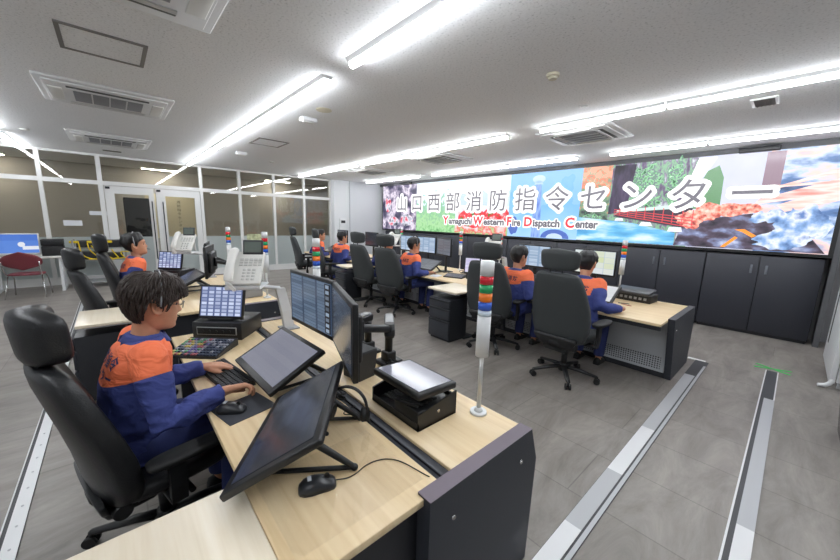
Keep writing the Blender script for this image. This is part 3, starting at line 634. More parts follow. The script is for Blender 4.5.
# ------------------------------------------------------------------ chairs
def make_chair(lab, m, hw=.40, hh=.21, grp='high-backed control room chairs', name='office_chair'):
    t = thing(name, lab, 'chair', (0, 0, 0), 0, grp)
    b = B()
    for k in range(5):
        a = 2*pi*k/5+.3; d = V((cos(a), sin(a), 0))
        b.tube([d*.03+V((0, 0, .115)), d*.15+V((0, 0, .105)), d*.33+V((0, 0, .075))], [.032, .027, .02], 8, flat=.7)
    b.cyl((0, 0, .07), (0, 0, .15), .05, .042); b.done('star_base', BLK, t)
    for k in range(5):
        a = 2*pi*k/5+.3; c = V((cos(a)*.33, sin(a)*.33, .03)); s = V((-sin(a), cos(a), 0))
        b = B()
        for q in (-1, 1): b.cyl(c+s*q*.009, c+s*q*.027, .03, n=14)
        b.cyl(c, c+V((0, 0, .05)), .01, n=8); b.done('caster', BLK2, t)
    b = B(); b.cyl((0, 0, .12), (0, 0, .30), .03); b.cyl((0, 0, .28), (0, 0, .42), .019); b.done('gas_column', BLK, t)
    b = B(); b.box((0, -.02, .415), (.2, .34, .06), bev=.02); b.box((0, -.21, .43), (.12, .14, .07), bev=.02)
    b.cyl((.0, .03, .41), (.25, .03, .41), .008, n=8); b.cyl((.22, .03, .41), (.3, .03, .41), .014, n=8); b.cyl((-.27, -.06, .41), (0, -.06, .41), .008, n=8); b.cyl((-.31, -.06, .41), (-.24, -.06, .41), .014, n=8)
    b.box((0, -.2, .42), (.09, .06, .1), bev=.012); b.box((0, -.15, .375), (.26, .2, .09), bev=.025); b.cyl((-.2, -.2, .40), (.2, -.2, .40), .035, n=14); me = b.done('mechanism', BLK, t)
    b = B(); b.box((.131, -.12, .375), (.002, .03, .024)); b.done('white_sticker', mat('notice_paper', (222, 224, 228), .8), me)
    b = B()
    b.ellrings([(0, .02, .435, .2, .2), (0, .02, .44, .245, .24), (0, .02, .465, .265, .262), (0, .02, .50, .268, .265), (0, .018, .522, .25, .25), (0, .015, .53, .19, .19), (0, .01, .527, .05, .05)], 36, 4.2)
    b.done('seat', m, t)
    # backrest: sections up a slightly reclined, S-curved spine
    rows = []
    prof = [(.42, -.205, .12, .03), (.435, -.207, .2, .045), (.47, -.213, .255, .055), (.56, -.225, .285, .062), (.68, -.245, .298, .06), (.80, -.272, .29, .057), (.92, -.302, .268, .055), (1.04, -.332, .238, .052), (1.10, -.346, .215, .046), (1.125, -.352, .19, .036), (1.135, -.354, .12, .02)]
    rings = []
    for z, y, w, d in prof:
        rg = []
        for k in range(36):
            a = 2*pi*k/36; c, q = cos(a), sin(a); x = w*math.copysign(abs(c)**.55, c); yy = d*math.copysign(abs(q)**.55, q)
            rg.append((x, y + yy + .055*(x/.27)**2*(1 if yy > 0 else .75), z))
        rings.append(rg)
    b.__init__(); b.loft(rings); bk = b.done('backrest', m, t)
    b = B()
    sh = [(.36, -.235, .1), (.42, -.262, .19), (.47, -.272, .225), (.50, -.278, .22)]
    b.loft([[(w*cos(pi*k/12)*-1, y-.012*sin(pi*k/12), z) for k in range(13)] + [(w*cos(pi*k/12), y+.02, z) for k in range(13)] for z, y, w in sh]); b.done('back_shell', BLK, t)
    # headrest on two short rods
    for s in (-1, 1): b = B(); b.cyl((s*.06, -.355, 1.08), (s*.06, -.36, 1.2), .009, n=8); b.done('headrest_rod', BLK, t)
    zc = 1.255
    rings = []
    for i in range(13):
        f = -1+2*i/12; k = (1-abs(f)**5)**.35 if abs(f) < 1 else .08
        rg = []
        for j in range(32):
            a = 2*pi*j/32; c, q = cos(a), sin(a); x = hw/2*k*(1+.04*f)*math.copysign(abs(c)**.6, c); y = .062*max(k, .3)*math.copysign(abs(q)**.6, q)
            rg.append((x, -.352+y+.05*(x/(hw/2))**2-.012*f, zc+f*hh/2))
        rings.append(rg)
    b = B(); b.loft(rings); h = b.done('headrest', m, t)
    for s in (-1, 1):
        b = B(); x = s*.315
        b.box((s*.27, -.03, .425), (.12, .07, .03), bev=.008)
        b.loft([[(x+s*o+u*.014, -.03+v*.032, z) for u, v in ((-1, -1), (1, -1), (1, 1), (-1, 1))] for z, o in ((.41, 0), (.5, .012), (.63, .01))], sm=False)
        arm = b.done('arm_post', BLK, t)
        b = B(); b.ellrings([(x+s*.01, .03, .63, .04, .15), (x+s*.01, .03, .64, .052, .165), (x+s*.01, .03, .658, .053, .168), (x+s*.01, .03, .668, .045, .155), (x+s*.01, .03, .67, .02, .1)], 24, 3.5); b.done('arm_pad', BLK2, arm)
    return t
ch = make_chair('black leather high-backed chair holding the nearest dispatcher', LEATHER, .31, .25); ch.location = (-2.01, .075, 0); ch.rotation_euler = (0, 0, R(12)); ch.scale = (1, 1, .93)
dup(ch, (-4.98, .0, 0), R(10), 'empty black high-backed chair behind the nearest dispatcher, left of the second')
dup(ch, (-5.95, .2, 0), R(0), 'black high-backed chair holding the dispatcher at the left, near the glass doors').scale = (1, 1, 1.0)
c2 = make_chair('charcoal chair with its back to us, holding the rightmost dispatcher', CHARC, .375, .21); c2.location = (-1.54, 3.58, 0); c2.rotation_euler = (0, 0, R(-2)); c2.scale = (1.04, 1, 1.05)
dup(c2, (-2.6, 3.72, 0), R(10), 'charcoal chair partly behind the nearest striped tower, right of the drawer unit')
dup(c2, (-4.72, 3.72, 0), R(8), 'charcoal chair nearest the drawer unit on its left')
dup(c2, (-5.55, 3.72, 0), R(2), 'charcoal chair second left of the drawer unit')
dup(c2, (-7.0, 3.62, 0), R(-28), 'charcoal chair behind the second striped tower, its back to the orange-shouldered man')
dup(c2, (-8.45, 3.68, 0), R(-14), 'charcoal chair farthest left in the far row, before the glass wall')

# ------------------------------------------------------------------ desk equipment
ui('ui_blue_buttons', (92, 106, 152), (210, 220, 246), 6, 8, .14, .95, fill=.45, bg2=(112, 126, 172))
ui('ui_table', (64, 80, 104), (108, 128, 152), 3, 16, .07, .75, fill=.35)
ui('ui_table_light', (150, 176, 208), (206, 222, 240), 3, 14, .1, .9, fill=.5)
ui('ui_pale', (158, 160, 178), (166, 168, 184), 1, 7, .02, .6, rough=.14)  # even lavender glow stands in for the ceiling reflected in the slanted screen
ui('ui_dim', (44, 46, 56), (56, 58, 68), 4, 6, .03, .5, rough=.12)
ui('ui_dim2', (58, 62, 70), (70, 76, 88), 3, 9, .05, .5, rough=.15)
ui('ui_grey', (112, 118, 128), (132, 138, 148), 2, 12, .04, .7, rough=.2)
ui('ui_white', (216, 220, 224), (232, 234, 238), 3, 8, .02, .9)
ui('ui_map', (190, 206, 220), (226, 232, 236), 4, 4, .03, .95, bg2=(214, 224, 170))
ui('ui_lavender', (196, 190, 226), (222, 218, 240), 3, 8, .05, .9)
ui('ui_desktop', (74, 116, 206), (96, 140, 222), 3, 3, .0, .95)

def upright(name, lab, c, yaw, w, h, scr, cat='monitor', group=None, tilt=0., depth=.045, bez=.02, arm=None, desk_z=DZ, strip=None):
    """flat monitor; c is the centre of its front, the root sits on the desk below"""
    t = thing(name, lab, cat, (c[0], c[1], desk_z), yaw, group); z = c[2]-desk_z
    rx = M.Rotation(-tilt, 4, 'X'); T = M.Translation((0, 0, z)) @ rx
    def put(b):
        for v in b.bm.verts: v.co = T @ v.co
        return b
    b = B(); b.box((0, .018, 0), (w, .026, h), bev=.006); b.box((0, .018+depth*.6, -.01), (w*.72, depth, h*.66), bev=.015); put(b).done('display_housing', BLK, t)
    s = B(); s.box2((-w/2+bez, .001, -h/2+bez+.008), (w/2-bez, .006, h/2-bez)); so = put(s).done('screen', scr, t)
    if strip:
        q = B(); q.box2(*strip); put(q).done('icon_column', ui('ui_icons', (30, 32, 38), (170, 190, 214), 1, 9, .2, .7, fill=.4), so)
    return t, T
def stand_foot(t, w, d, zc, tilt=0):
    b = B(); b.box((0, .07, .008), (w*.42, .2, .016), bev=.006); b.done('stand_base', BLK, t)
    b = B(); b.box2((-.03, .06, .012), (.03, .085, zc), bev=.006); b.done('stand_neck', BLK, t)
def touch(lab, c, yaw, tilt, w, h, scr, group=None, legs=True):
    """touch display leaning far back on two bent legs"""
    t, T = upright('touch_display', lab, c, yaw, w, h, scr, 'touch screen', group, tilt, .03, .028)
    for s in (-1, 1):
        top = T @ V((s*w*.26, .04, h*.12)); mid = V((s*w*.26, top.y+.12, .075)); back = V((s*w*.26, top.y+.2, .014))
        b = B(); b.tube([top, V((s*w*.26, top.y+.05, top.z-.01)), mid, back], [.014, .014, .013, .011], 8, smooth=2); b.ball(back+V((0, 0, .0)), .014)
        fr = T @ V((s*w*.26, .03, -h*.42)); b.tube([fr, V((fr.x, fr.y+.03, .012))], .012); b.tube([V((fr.x, fr.y+.03, .012)), back], .009); b.done('support_leg', BLK, t)
    return t
def keyboard(lab, x, y, yaw, w=.44, d=.15, z=DZ):
    t = thing('keyboard', lab, 'keyboard', (x, y, z), yaw, 'computer keyboards')
    b = B(); b.prism([(-d/2, 0), (d/2, 0), (d/2, .022), (-d/2, .012)], 'x', -w/2, w/2); b.done('key_tray', BLK, t)
    b = B(); rows, cols = 6, 18
    for i in range(rows):
        for j in range(cols):
            if i == 0 and 4 < j < 10: continue
            b.box((-w/2+w*(j+.5)/cols, -d/2+d*(i+.5)/rows, .018+.01*(i+.5)/rows), (w/cols*.84, d/rows*.82, .009))
        if i == 0: b.box((-w/2+w*7.5/cols, -d/2+d*.5/rows, .0185), (w/cols*4.8, d/rows*.82, .009))
    b.done('keys', mat('black_keycaps', (34, 35, 37), .45), t)
def mouse(lab, x, y, yaw, z=DZ, cable=None, s=1.0):
    t = thing('computer_mouse', lab, 'mouse', (x, y, z), yaw, 'computer mice')
    b = B(); rings = []
    for f, w, h in ((-1, .012, .008), (-.94, .022, .018), (-.7, .031, .031), (-.3, .034, .038), (.1, .0315, .037), (.5, .031, .031), (.85, .027, .021), (.97, .019, .015), (1, .01, .009)):
        rings.append([(w*s*cos(a)*(1 if sin(a) >= 0 else 1.02), f*.058*s, max(.001, h*s*max(sin(a), 0)**.7 + .001)) for a in [2*pi*k/20 for k in range(20)]])
    b.loft(rings); b.done('mouse_shell', mat('graphite_mouse_plastic', (40, 42, 46), .3), t)
    b = B(); b.cyl((-.005*s, .03*s, .034*s), (.005*s, .03*s, .034*s), .008*s, n=12); b.done('scroll_wheel', BLK2, t)
    b = B(); b.box((0, -.024*s, .0385*s), (.022*s, .012*s, .001)); b.done('maker_sticker', mat('silver_sticker', (190, 194, 200), .4), t)
    if cable:
        b = B(); b.tube(cable, .0022, 6, smooth=3); b.done('mouse_cable', BLK2, t)
def tower(lab, x, y, H=.76, z=DZ, r=.032):
    t = thing('signal_tower_light', lab, 'signal light', (x, y, z), 0, 'striped signal tower lights')
    b = B(); b.cyl((0, 0, 0), (0, 0, .012), .042, .04, 24); b.cyl((0, 0, .012), (0, 0, .03), .022, .014, 20); b.done('mount_foot', WHITE, t)
    b = B(); b.cyl((0, 0, .02), (0, 0, .31), .0105, n=16); b.done('pole', mat('satin_pole', (206, 206, 204), .3, metal=.6), t)
    b = B(); b.cyl((0, 0, .30), (0, 0, .50), r, n=28); b.done('lower_body', WHITE, t)
    z0 = .50
    for nm, c in (('clear', (206, 222, 236)), ('blue', (36, 92, 206)), ('orange', (244, 128, 30)), ('green', (22, 158, 92)), ('red', (214, 26, 46))):
        h = .028 if nm == 'clear' else .041
        b = B(); b.cyl((0, 0, z0+.0015), (0, 0, z0+h-.003), r*.985, n=28); b.cyl((0, 0, z0+h-.003), (0, 0, z0+h), r*.94, n=28)
        o = b.done('lens', mat('lens_'+nm, c, .22, coat=.4), t); o['label'] = nm + ' lens ring'; z0 += h
    b = B(); b.cyl((0, 0, z0), (0, 0, z0+.066), r, n=28); b.cyl((0, 0, z0+.066), (0, 0, z0+.069), r, r*.9, n=28); b.done('cap', WHITE, t)
def phone(lab, x, y, z, yaw, tilt, lab_stand=None, foot=None, s=1.32):
    """desk telephone tilted on a white bent-arm stand"""
    if foot is not None:
        k = thing('phone_stand', lab_stand, 'phone stand', (foot[0], foot[1], DZ), 0, 'white telephone stands')
        tz = z-DZ-.012; dx, dy = x-foot[0], y-foot[1]
        b = B(); b.box((0, 0, .006), (.14, .14, .012), bev=.004); b.done('stand_foot', GPLAST, k)
        b = B(); e = V((dx*.45, dy*.15, tz-.03))
        for p0, p1, w0, w1 in ((V((0, 0, .01)), V((dx*.12, dy*.05, .16)), .05, .05), (V((dx*.12, dy*.05, .15)), e, .05, .046)):
            b.loft([[p+V((sx*w*.5, sy*w*.8, 0)) for sx, sy in ((-1, -1), (1, -1), (1, 1), (-1, 1))] for p, w in ((p0, w0), (p1, w1))], sm=False)
        b.done('stand_arm', mat('stand_grey', (196, 198, 200), .45), k)
        q = M.Translation((dx, dy, tz)) @ M.Rotation(yaw, 4, 'Z')
        b = B(); vs = b.box((0, .0, 0), (.25, .30, .012), bev=.005) + b.box((0, -.15, .012), (.25, .012, .03), bev=.004)
        for v in b.bm.verts: v.co = q @ v.co
        b.tube([e, V((dx*.7, dy*.6, tz-.012)), V((dx, dy, tz-.008))], [.03, .035, .03], 6, flat=.5); b.done('stand_tray', mat('stand_grey'), k)
    t = thing('desk_telephone', lab, 'telephone', (x, y, z), yaw, 'white desk telephones')
    T = M.Translation((0, -.11*s, .022)) @ M.Rotation(tilt, 4, 'X') @ M.Scale(s, 4)
    def put(b):
        for v in b.bm.verts: v.co = T @ v.co
        return b
    PW = mat('phone_white', (226, 225, 220), .4)
    b = B(); b.box((0, .12, .0), (.19, .24, .03), bev=.008); put(b)
    b.tube([T @ V((-.06, .18, -.01)), T @ V((-.06, .20, -.05)), (-.06*s, .09*s, .008)], .012*s, 6); b.tube([T @ V((.06, .18, -.01)), T @ V((.06, .20, -.05)), (.06*s, .09*s, .008)], .012*s, 6)
    b.done('phone_body', PW, t)
    b = B(); b.tube([(-.07, .01, .03), (-.07, .03, .047), (-.07, .12, .058), (-.07, .21, .047), (-.07, .235, .03)], [.024, .027, .022, .027, .024], 12, smooth=2, flat=.75); put(b).done('handset', PW, t)
    PR = M.Rotation(R(34), 3, 'X')
    b = B(); b.box((.03, .255, .036), (.115, .09, .016), bev=.005, rot=PR); hd = put(b).done('display_hood', mat('phone_dark_frame', (52, 54, 58), .4), t)
    b = B(); b.box((.03, .250, .0445), (.095, .066, .003), rot=PR); put(b).done('display_glass', mat('phone_lcd', (96, 106, 100), .2), hd)
    b = B()
    for i in range(4):
        for j in range(3): b.box((.0+.026*j, .03+.023*i, .018), (.019, .014, .006), bev=.002, seg=1)
    for i in range(3):
        for j in range(5): b.box((-.025+.026*j, .135+.02*i, .018), (.021, .013, .005))
    put(b).done('keypad', mat('phone_keys', (206, 206, 202), .5), t)
    b = B(); p0 = T @ V((-.07, -.005, .03))
    b.tube([p0 + V((.012*cos(i*1.3)+.006*i*.2, -.012+.004*sin(i*.7)-.0006*i, .012*sin(i*1.3)-.001*i)) for i in range(46)], .0034*s, 5); b.done('coiled_cord', PW, t)
def box_terminal(lab, lab2, lab3, x, y, yaw, scr):
    """black radio unit with a small tilted screen standing on it and a button keypad before it"""
    t = thing('radio_unit', lab, 'radio unit', (x, y, DZ), yaw, 'black radio units')
    b = B(); b.box2((-.185, -.13, .0), (.185, .2, .135), bev=.006); b.done('unit_case', BLK, t)
    b = B(); b.box2((-.15, -.136, .04), (.15, -.128, .10), bev=.003); fp = b.done('front_bezel', mat('pale_unit_bezel', (150, 152, 150), .4), t)
    b = B(); b.box2((-.143, -.139, .046), (.143, -.134, .094)); [b.cyl((-.1+.05*i, -.139, .07), (-.1+.05*i, -.148, .07), .01, n=10) for i in range(5)]; b.done('front_controls', BLK2, fp)
    f = V((sin(yaw), -cos(yaw), 0))
    s, T = upright('panel_display', lab2, (x-f.x*-.05, y-f.y*-.05, DZ+.275), yaw, .34, .26, scr, 'display', 'small displays on the radio units', R(14), .02, .014, desk_z=DZ+.137)
    b = B(); b.box((0, .04, .008), (.2, .14, .016), bev=.005); b.box((0, .05, .05), (.08, .02, .1), bev=.005); b.done('display_foot', BLK, s)
    k = thing('button_keypad', lab3, 'keypad', (x+f.x*.32+.05, y+f.y*.32-.0, DZ), yaw, 'button keypads')
    b = B(); b.prism([(-.13, 0), (.14, 0), (.14, .05), (-.13, .014)], 'x', -.17, .17); b.done('keypad_case', BLK, k)
    cols = [(150, 150, 160), (190, 170, 90), (90, 150, 110), (110, 100, 160), (170, 90, 100), (60, 70, 90)]
    ms = [mat('button_%d' % i, c, .5) for i, c in enumerate(cols)]
    b = B(); rnd = random.Random(5)
    for i in range(7):
        for j in range(15):
            yy = -.105+.034*i; b.box((-.15+.0214*j, yy, .018+.036*(yy+.13)/.27), (.016, .024, .008), mi=rnd.choice([0, 0, 1, 2, 3, 4, 5]) if j < 9 else rnd.choice([5, 5, 0, 5]))
    b.done('buttons', ms, k)
def pos_terminal(lab, x, y, yaw=0., scr=None):
    t = thing('tablet_terminal', lab, 'terminal', (x, y, DZ), yaw)
    b = B(); b.prism([(-.125, 0), (.125, 0), (.125, .13), (-.125, .075)], 'x', -.18, -.172); b.prism([(-.125, 0), (.125, 0), (.125, .12), (-.125, .08)], 'x', .172, .18)
    b.box2((-.18, .115, 0), (.18, .125, .1)); b.box2((-.18, -.125, 0), (.18, -.117, .035)); b.box2((-.18, -.125, 0), (.18, .125, .012)); b.box2((.0, -.12, 0), (.175, .1, .09), bev=.004); b.done('cradle', BLK, t)
    Rm = M.Rotation(R(-3), 3, 'X')
    b = B(); b.box((.0, .0, .155), (.36, .25, .035), bev=.01, rot=Rm); h = b.done('display_housing', BLK, t)
    b = B(); b.box((.0, .0, .174), (.315, .21, .002), rot=Rm); b.done('screen', scr or MATS['ui_pale'], h)
    b = B()
    for i in range(5): b.tube([(-.1, -.1+.02*i, .06), (.02+.02*i, -.13+.02*i, .09), (.16, -.11+.03*i, .11)], .006, 6, smooth=2)
    b.done('cable_bundle', BLK2, t)
    b = B(); b.cyl((.18, .0, .06), (.184, .0, .06), .008, n=10); b.done('lock_screw', CHROME, t)
def monitor_arm(lab, post, target, H):
    t = thing('monitor_arm', lab, 'monitor arm', (post[0], post[1], DZ), 0, 'black monitor arms')
    d = V(target)-V((post[0], post[1], DZ))
    b = B(); b.box((0, 0, .012), (.12, .15, .024), bev=.006); b.box((0, 0, .05), (.07, .08, .07), bev=.01); b.done('clamp_base', BLK, t)
    b = B(); b.cyl((0, 0, .05), (0, 0, H), .026, n=14); b.done('post', BLK, t)
    el = V((d.x*.5+.1, d.y*.45, H+.02))
    def bar(p0, p1, w, h):
        q = (p1-p0).to_track_quat('Y', 'Z').to_matrix(); b.box((p0+p1)/2, (w, (p1-p0).length+w, h), rot=q, bev=.012)
    b = B(); bar(V((0, 0, H)), el, .06, .05); b.done('lower_link', BLK, t)
    b = B(); q = (el-V((0, 0, H))).to_track_quat('Y', 'Z').to_matrix(); b.box((el+V((0, 0, H)))/2+V((0, 0, .03)), (.05, (el-V((0, 0, H))).length, .014), rot=q, bev=.005); b.done('lit_link_top', GPLAST, t)  # grey bar paints the lit upper face of the black link
    b = B(); b.cyl(el-V((0, 0, .03)), el+V((0, 0, .05)), .028, n=14); bar(el+V((0, 0, .02)), d+V((0, -.0, 0)), .045, .04); b.done('upper_link', BLK, t)
    b = B(); b.box(d+V((0, -.012, 0)), (.1, .02, .1), bev=.004); b.done('mount_plate', BLK, t)
def speaker(lab, x, y, yaw, z=DZ):
    t = thing('desk_speaker', lab, 'speaker', (x, y, z), yaw)
    b = B(); b.loft([[(-w, -d, zz), (w, -d, zz), (w, d, zz), (-w, d, zz)] for zz, w, d in ((0, .07, .06), (.165, .082, .07), (.175, .078, .066))], sm=False); b.done('speaker_cabinet', mat('graphite_speaker', (52, 54, 58), .5), t)
    b = B(); b.box((0, -.07, .1), (.12, .012, .1), bev=.004); b.done('speaker_grille', BLK2, t)
def headset(lab, x, y, yaw, z=DZ):
    t = thing('headset', lab, 'headset', (x, y, z), yaw); r = .085
    b = B(); b.tube([(r*cos(a), 0, .105+r*1.12*sin(a)) for a in [pi*(-.08+1.16*i/20) for i in range(21)]], .006, 8, flat=1.6); b.done('headband', BLK, t)
    for s in (-1, 1):
        b = B(); b.cyl((s*.066, 0, .075), (s*.09, 0, .078), .033, .029, 18); b.done('ear_cushion', BLK2, t)
    b = B(); b.tube([(-.085, 0, .07), (-.09, -.06, .05), (-.06, -.1, .03)], .0035, 6, smooth=2); b.ball((-.06, -.1, .03), .009); b.done('microphone_boom', BLK, t)
    b = B(); b.tube([(.09, 0, .045), (.1, .03, .004), (.05, .12, .004), (-.08, .08, .004), (-.03, .18, .004)], .0025, 6, smooth=3); b.done('headset_cable', BLK2, t)
def cables(lab, x, y, seed, w=.3, d=.12, n=7):
    t = thing('cable_tangle', lab, 'cables', (x, y, DZ), 0, 'loose cables on the desks'); rd = random.Random(seed)
    for k in range(n):
        b = B(); b.tube([(rd.uniform(-w, w)/2, rd.uniform(-d, d)/2, .005+rd.random()*.025*(1+k/3)) for i in range(7)], .0038, 6, smooth=3); b.done('cable', BLK2, t)

# --- nearest desk
def desk_kit(dx, near):
    w = 'before the nearest dispatcher' if near else 'at the second dispatcher by the glass doors'
    n = lambda a, b: a if near else b
    box_terminal(n('black radio unit left of the nearest dispatcher’s keyboard', 'black radio unit beside the second dispatcher by the glass doors'),
                 n('small lit blue button display left of the large slanted screens', 'small lit display just in front of the second dispatcher’s face'),
                 n('coloured button keypad beside the nearest dispatcher’s left hand', 'coloured button keypad hidden behind the nearest dispatcher’s head'), -2.93+dx, .60, R(48), MATS['ui_blue_buttons'])
    phone(n('white desk telephone tilted toward us above the small blue display', 'white desk telephone on a stand before the glass door, farther left'), -2.93+dx, .775, 1.105, R(60), R(46), n('white bent-arm stand holding the large white telephone', 'white bent-arm stand holding the telephone before the glass door'), (-2.80+dx, 1.04))
    touch(n('slanted touch screen with pale ceiling glare by the typing hands', 'slanted black touch screen at the second desk behind the white telephone'), (-1.9+dx, .63, .875), R(1.8), R(63), .55, .34, MATS['ui_pale'] if near else MATS['ui_dim'], 'slanted touch screens')
    if near: touch('largest slanted touch screen, dark and grey, overhanging the near desk edge', (-1.27, .475, .868), R(-35.5), R(59), .62, .37, MATS['ui_dim2'], 'slanted touch screens')
    upright('computer_monitor', n('upright monitor with a blue table, centre of the nearest desk', 'upright monitor at the second desk with its edge toward us'), (-1.96+dx, .86, 1.135), R(2 if near else -14), .57, .35, MATS['ui_table' if near else 'ui_dim2'], group='upright monitors', strip=((.195, -.002, -.14), (.255, .0005, .15)))
    upright('computer_monitor', n('upright monitor seen nearly edge-on right of the blue-table monitor', 'thin upright monitor at the right of the second desk'), (-1.44+dx, .785, 1.13), R(-19), .55, .35, MATS['ui_dim2'], group='upright monitors')
    monitor_arm(n('black monitor arm standing by the far edge left of the other', 'black monitor arm at the second desk, left one'), (-1.93+dx, 1.27), (-1.93+dx, .93, 1.12), .26)
    monitor_arm(n('black monitor arm on the far desk edge above the floor', 'black monitor arm at the second desk, right one'), (-1.70+dx, 1.28), (-1.385+dx, .86, 1.12), .30)
    keyboard(n('black keyboard under the nearest dispatcher’s hands', 'black keyboard at the second desk, hidden behind the nearest dispatcher'), -2.12+dx, .41, R(8))
desk_kit(0, True); desk_kit(-3.1, False)
t = thing('mouse_pad', 'dark mouse pad by the nearest dispatcher’s right hand', 'mouse pad', (-1.70, .40, DZ), R(12))
b = B(); b.box((0, 0, .002), (.2, .23, .004), bev=.0015); b.done('pad_sheet', mat('mouse_pad_cloth', (58, 60, 66), .9), t)
mouse('graphite mouse on the mouse pad by the right hand', -1.705, .345, R(-38), DZ+.004, s=1.15)
mouse('graphite mouse lying alone on the near desk with its cable', -1.0, .45, R(-20), DZ, [(0, .06, .012), (.0, .12, .004), (-.06, .2, .004), (-.05, .3, .004), (.08, .38, .003), (.09, .39, .002)], 1.1)
tower('striped signal tower nearest to us on the near desk', -.94, 1.27)
tower('striped signal tower behind the blue-table monitor, left of it', -2.75, 1.28)
tower('striped signal tower just right of the large white telephone', -4.05, 1.27)
tower('striped signal tower farthest left, by the glass partition', -5.74, 1.28)
pos_terminal('black flat-topped tablet terminal at the far side of the near desk', -1.19, 1.055)
speaker('dark wedge-shaped box behind the edge-on monitor', -1.66, 1.03, R(10))
headset('black headset standing behind the largest slanted screen', -1.235, .71, R(40))
cables('tangle of black cables under the edge-on monitor', -1.55, .78, 3)
cables('coil of black cables by the monitor arm feet', -1.58, 1.24, 4, .2, .08)
cables('black cables hanging about the second desk’s telephone', -4.75, 1.1, 6, .6, .3, 9)
cables('black cables behind the large white telephone', -3.25+.12, 1.16, 8, .2, .16, 6)
cables('black cables behind the drawer-side dispatcher’s screens', -3.9, 4.75, 12, .5, .25, 7)
cables('black cables under the monitor of the second dispatcher from the right', -2.9, 4.75, 13, .4, .25, 6)
def more_near():
    t = thing('printer', 'white printer-like device beside the third striped tower', 'printer', (-4.3, 1.12, DZ), R(10))
    b = B(); b.box((0, 0, .11), (.34, .22, .22), bev=.015); b.done('device_body', GPLAST, t)
    b = B(); b.box((0, -.02, .235), (.28, .2, .03), bev=.008, rot=M.Rotation(R(16), 3, 'X')); b.done('paper_tray', WPLAST, t)
    t = thing('desk_mat', 'clear plastic desk mat on the near desk under the lone mouse', 'desk mat', (-.99, .50, DZ))
    m = bpy.data.materials.new('clear_desk_mat'); m.use_nodes = True; nt = m.node_tree; out = nt.nodes['Material Output']; nt.nodes.remove(nt.nodes['Principled BSDF'])
    tr = nt.nodes.new('ShaderNodeBsdfTransparent'); tr.inputs[0].default_value = (1, 1, 1, 1); gl = nt.nodes.new('ShaderNodeBsdfGlossy'); gl.inputs['Roughness'].default_value = .06
    mx = nt.nodes.new('ShaderNodeMixShader')
    nt.links.new(mirror_amount(nt, .03, .7), mx.inputs[0]); nt.links.new(tr.outputs[0], mx.inputs[1]); nt.links.new(gl.outputs[0], mx.inputs[2]); nt.links.new(mx.outputs[0], out.inputs[0])
    b = B(); b.box2((-.18, -.21, .0005), (.2, .26, .0016)); b.done('mat_sheet', m, t)
more_near()

# --- far row: one set per seat
def seat_kit(x, lab, scr, scr2, tilt_scr, second=True, kb=True, dxm=0., ang=0.):
    y = 3.92
    t, T = upright('computer_monitor', 'upright monitor ' + lab[0], (x-.1+dxm, y+.70, 1.19), R(ang), .54, .34, scr, group='upright monitors')
    stand_foot(t, .55, .2, .38)
    if second:
        t, T = upright('computer_monitor', 'upright monitor ' + lab[1], (x+.42+dxm, y+.66, 1.19), R(ang-16), .54, .34, scr2, group='upright monitors'); stand_foot(t, .55, .2, .38)
    touch('slanted touch screen ' + lab[2], (x+.06, y+.34, .88), R(0), R(60), .54, .34, tilt_scr, 'slanted touch screens')
    if kb: keyboard('black keyboard ' + lab[3], x-.08, y+.12, 0)
seat_kit(-1.64, ('showing a pale map, in front of the rightmost dispatcher', '', 'glowing white beside the rightmost dispatcher’s arm', 'in front of the rightmost dispatcher'), MATS['ui_map'], None, MATS['ui_white'], False)
seat_kit(-2.45, ('with rows of light blue text, before the dispatcher second from right', '', 'before the dispatcher second from the right', 'of the dispatcher second from the right'), MATS['ui_table_light'], None, MATS['ui_dim2'], False, dxm=-.05)
seat_kit(-4.6, ('with pale blue screen right beside the head of the drawer-side dispatcher', 'with grey screen, second right of the drawer-side dispatcher', 'grey, above the writing hand of the drawer-side dispatcher', 'of the drawer-side dispatcher'), MATS['ui_table_light'], MATS['ui_grey'], MATS['ui_grey'], True, dxm=-.25)
seat_kit(-5.4, ('hidden beyond the dark-haired head left of the drawer-side dispatcher', '', 'before the dispatcher whose headset shows over a chair', 'of the dispatcher hidden by a chair'), MATS['ui_table_light'], None, MATS['ui_dim2'], False)
seat_kit(-7.1, ('tall in shape beside the white pillar, right of two seated men', '', 'before the orange-shouldered man by the pillar', 'of the orange-shouldered man by the pillar'), MATS['ui_dim2'], None, MATS['ui_dim'], False, dxm=.3)
seat_kit(-8.2, ('in front of the farthest dispatcher by the glass wall', '', 'before the farthest dispatcher by the glass wall', 'of the farthest dispatcher'), MATS['ui_grey'], None, MATS['ui_dim'], False)
tower('striped signal tower at the right end of the far row, before black cabinets', -1.54, 5.08)
tower('striped signal tower behind the second dispatcher from the right', -3.5, 5.06)
tower('striped signal tower above the drawer unit, before the video wall', -4.42, 5.06)
tower('striped signal tower partly hidden behind the drawer-side dispatcher’s head', -6.28, 5.06)
phone('white telephone on a stand left of the second dispatcher from the right', -3.25, 4.5, 1.14, R(25), R(45), 'white stand holding the telephone left of the second dispatcher', (-3.2, 4.85))
phone('white telephone on a stand between two dark-haired dispatchers, centre left', -5.95, 4.6, 1.12, R(20), R(45), 'white stand of the telephone between two dispatchers, centre left', (-5.85, 4.95))
t, T = upright('panel_display', 'small lavender-lit panel leaning on the far desk beside the chair headrest', (-3.56, 4.42, .95), R(30), .30, .27, MATS['ui_lavender'], 'display', None, R(14), .02, .014)
b = B(); b.box((0, .05, .05), (.22, .16, .1), bev=.006); b.done('display_foot', BLK, t)
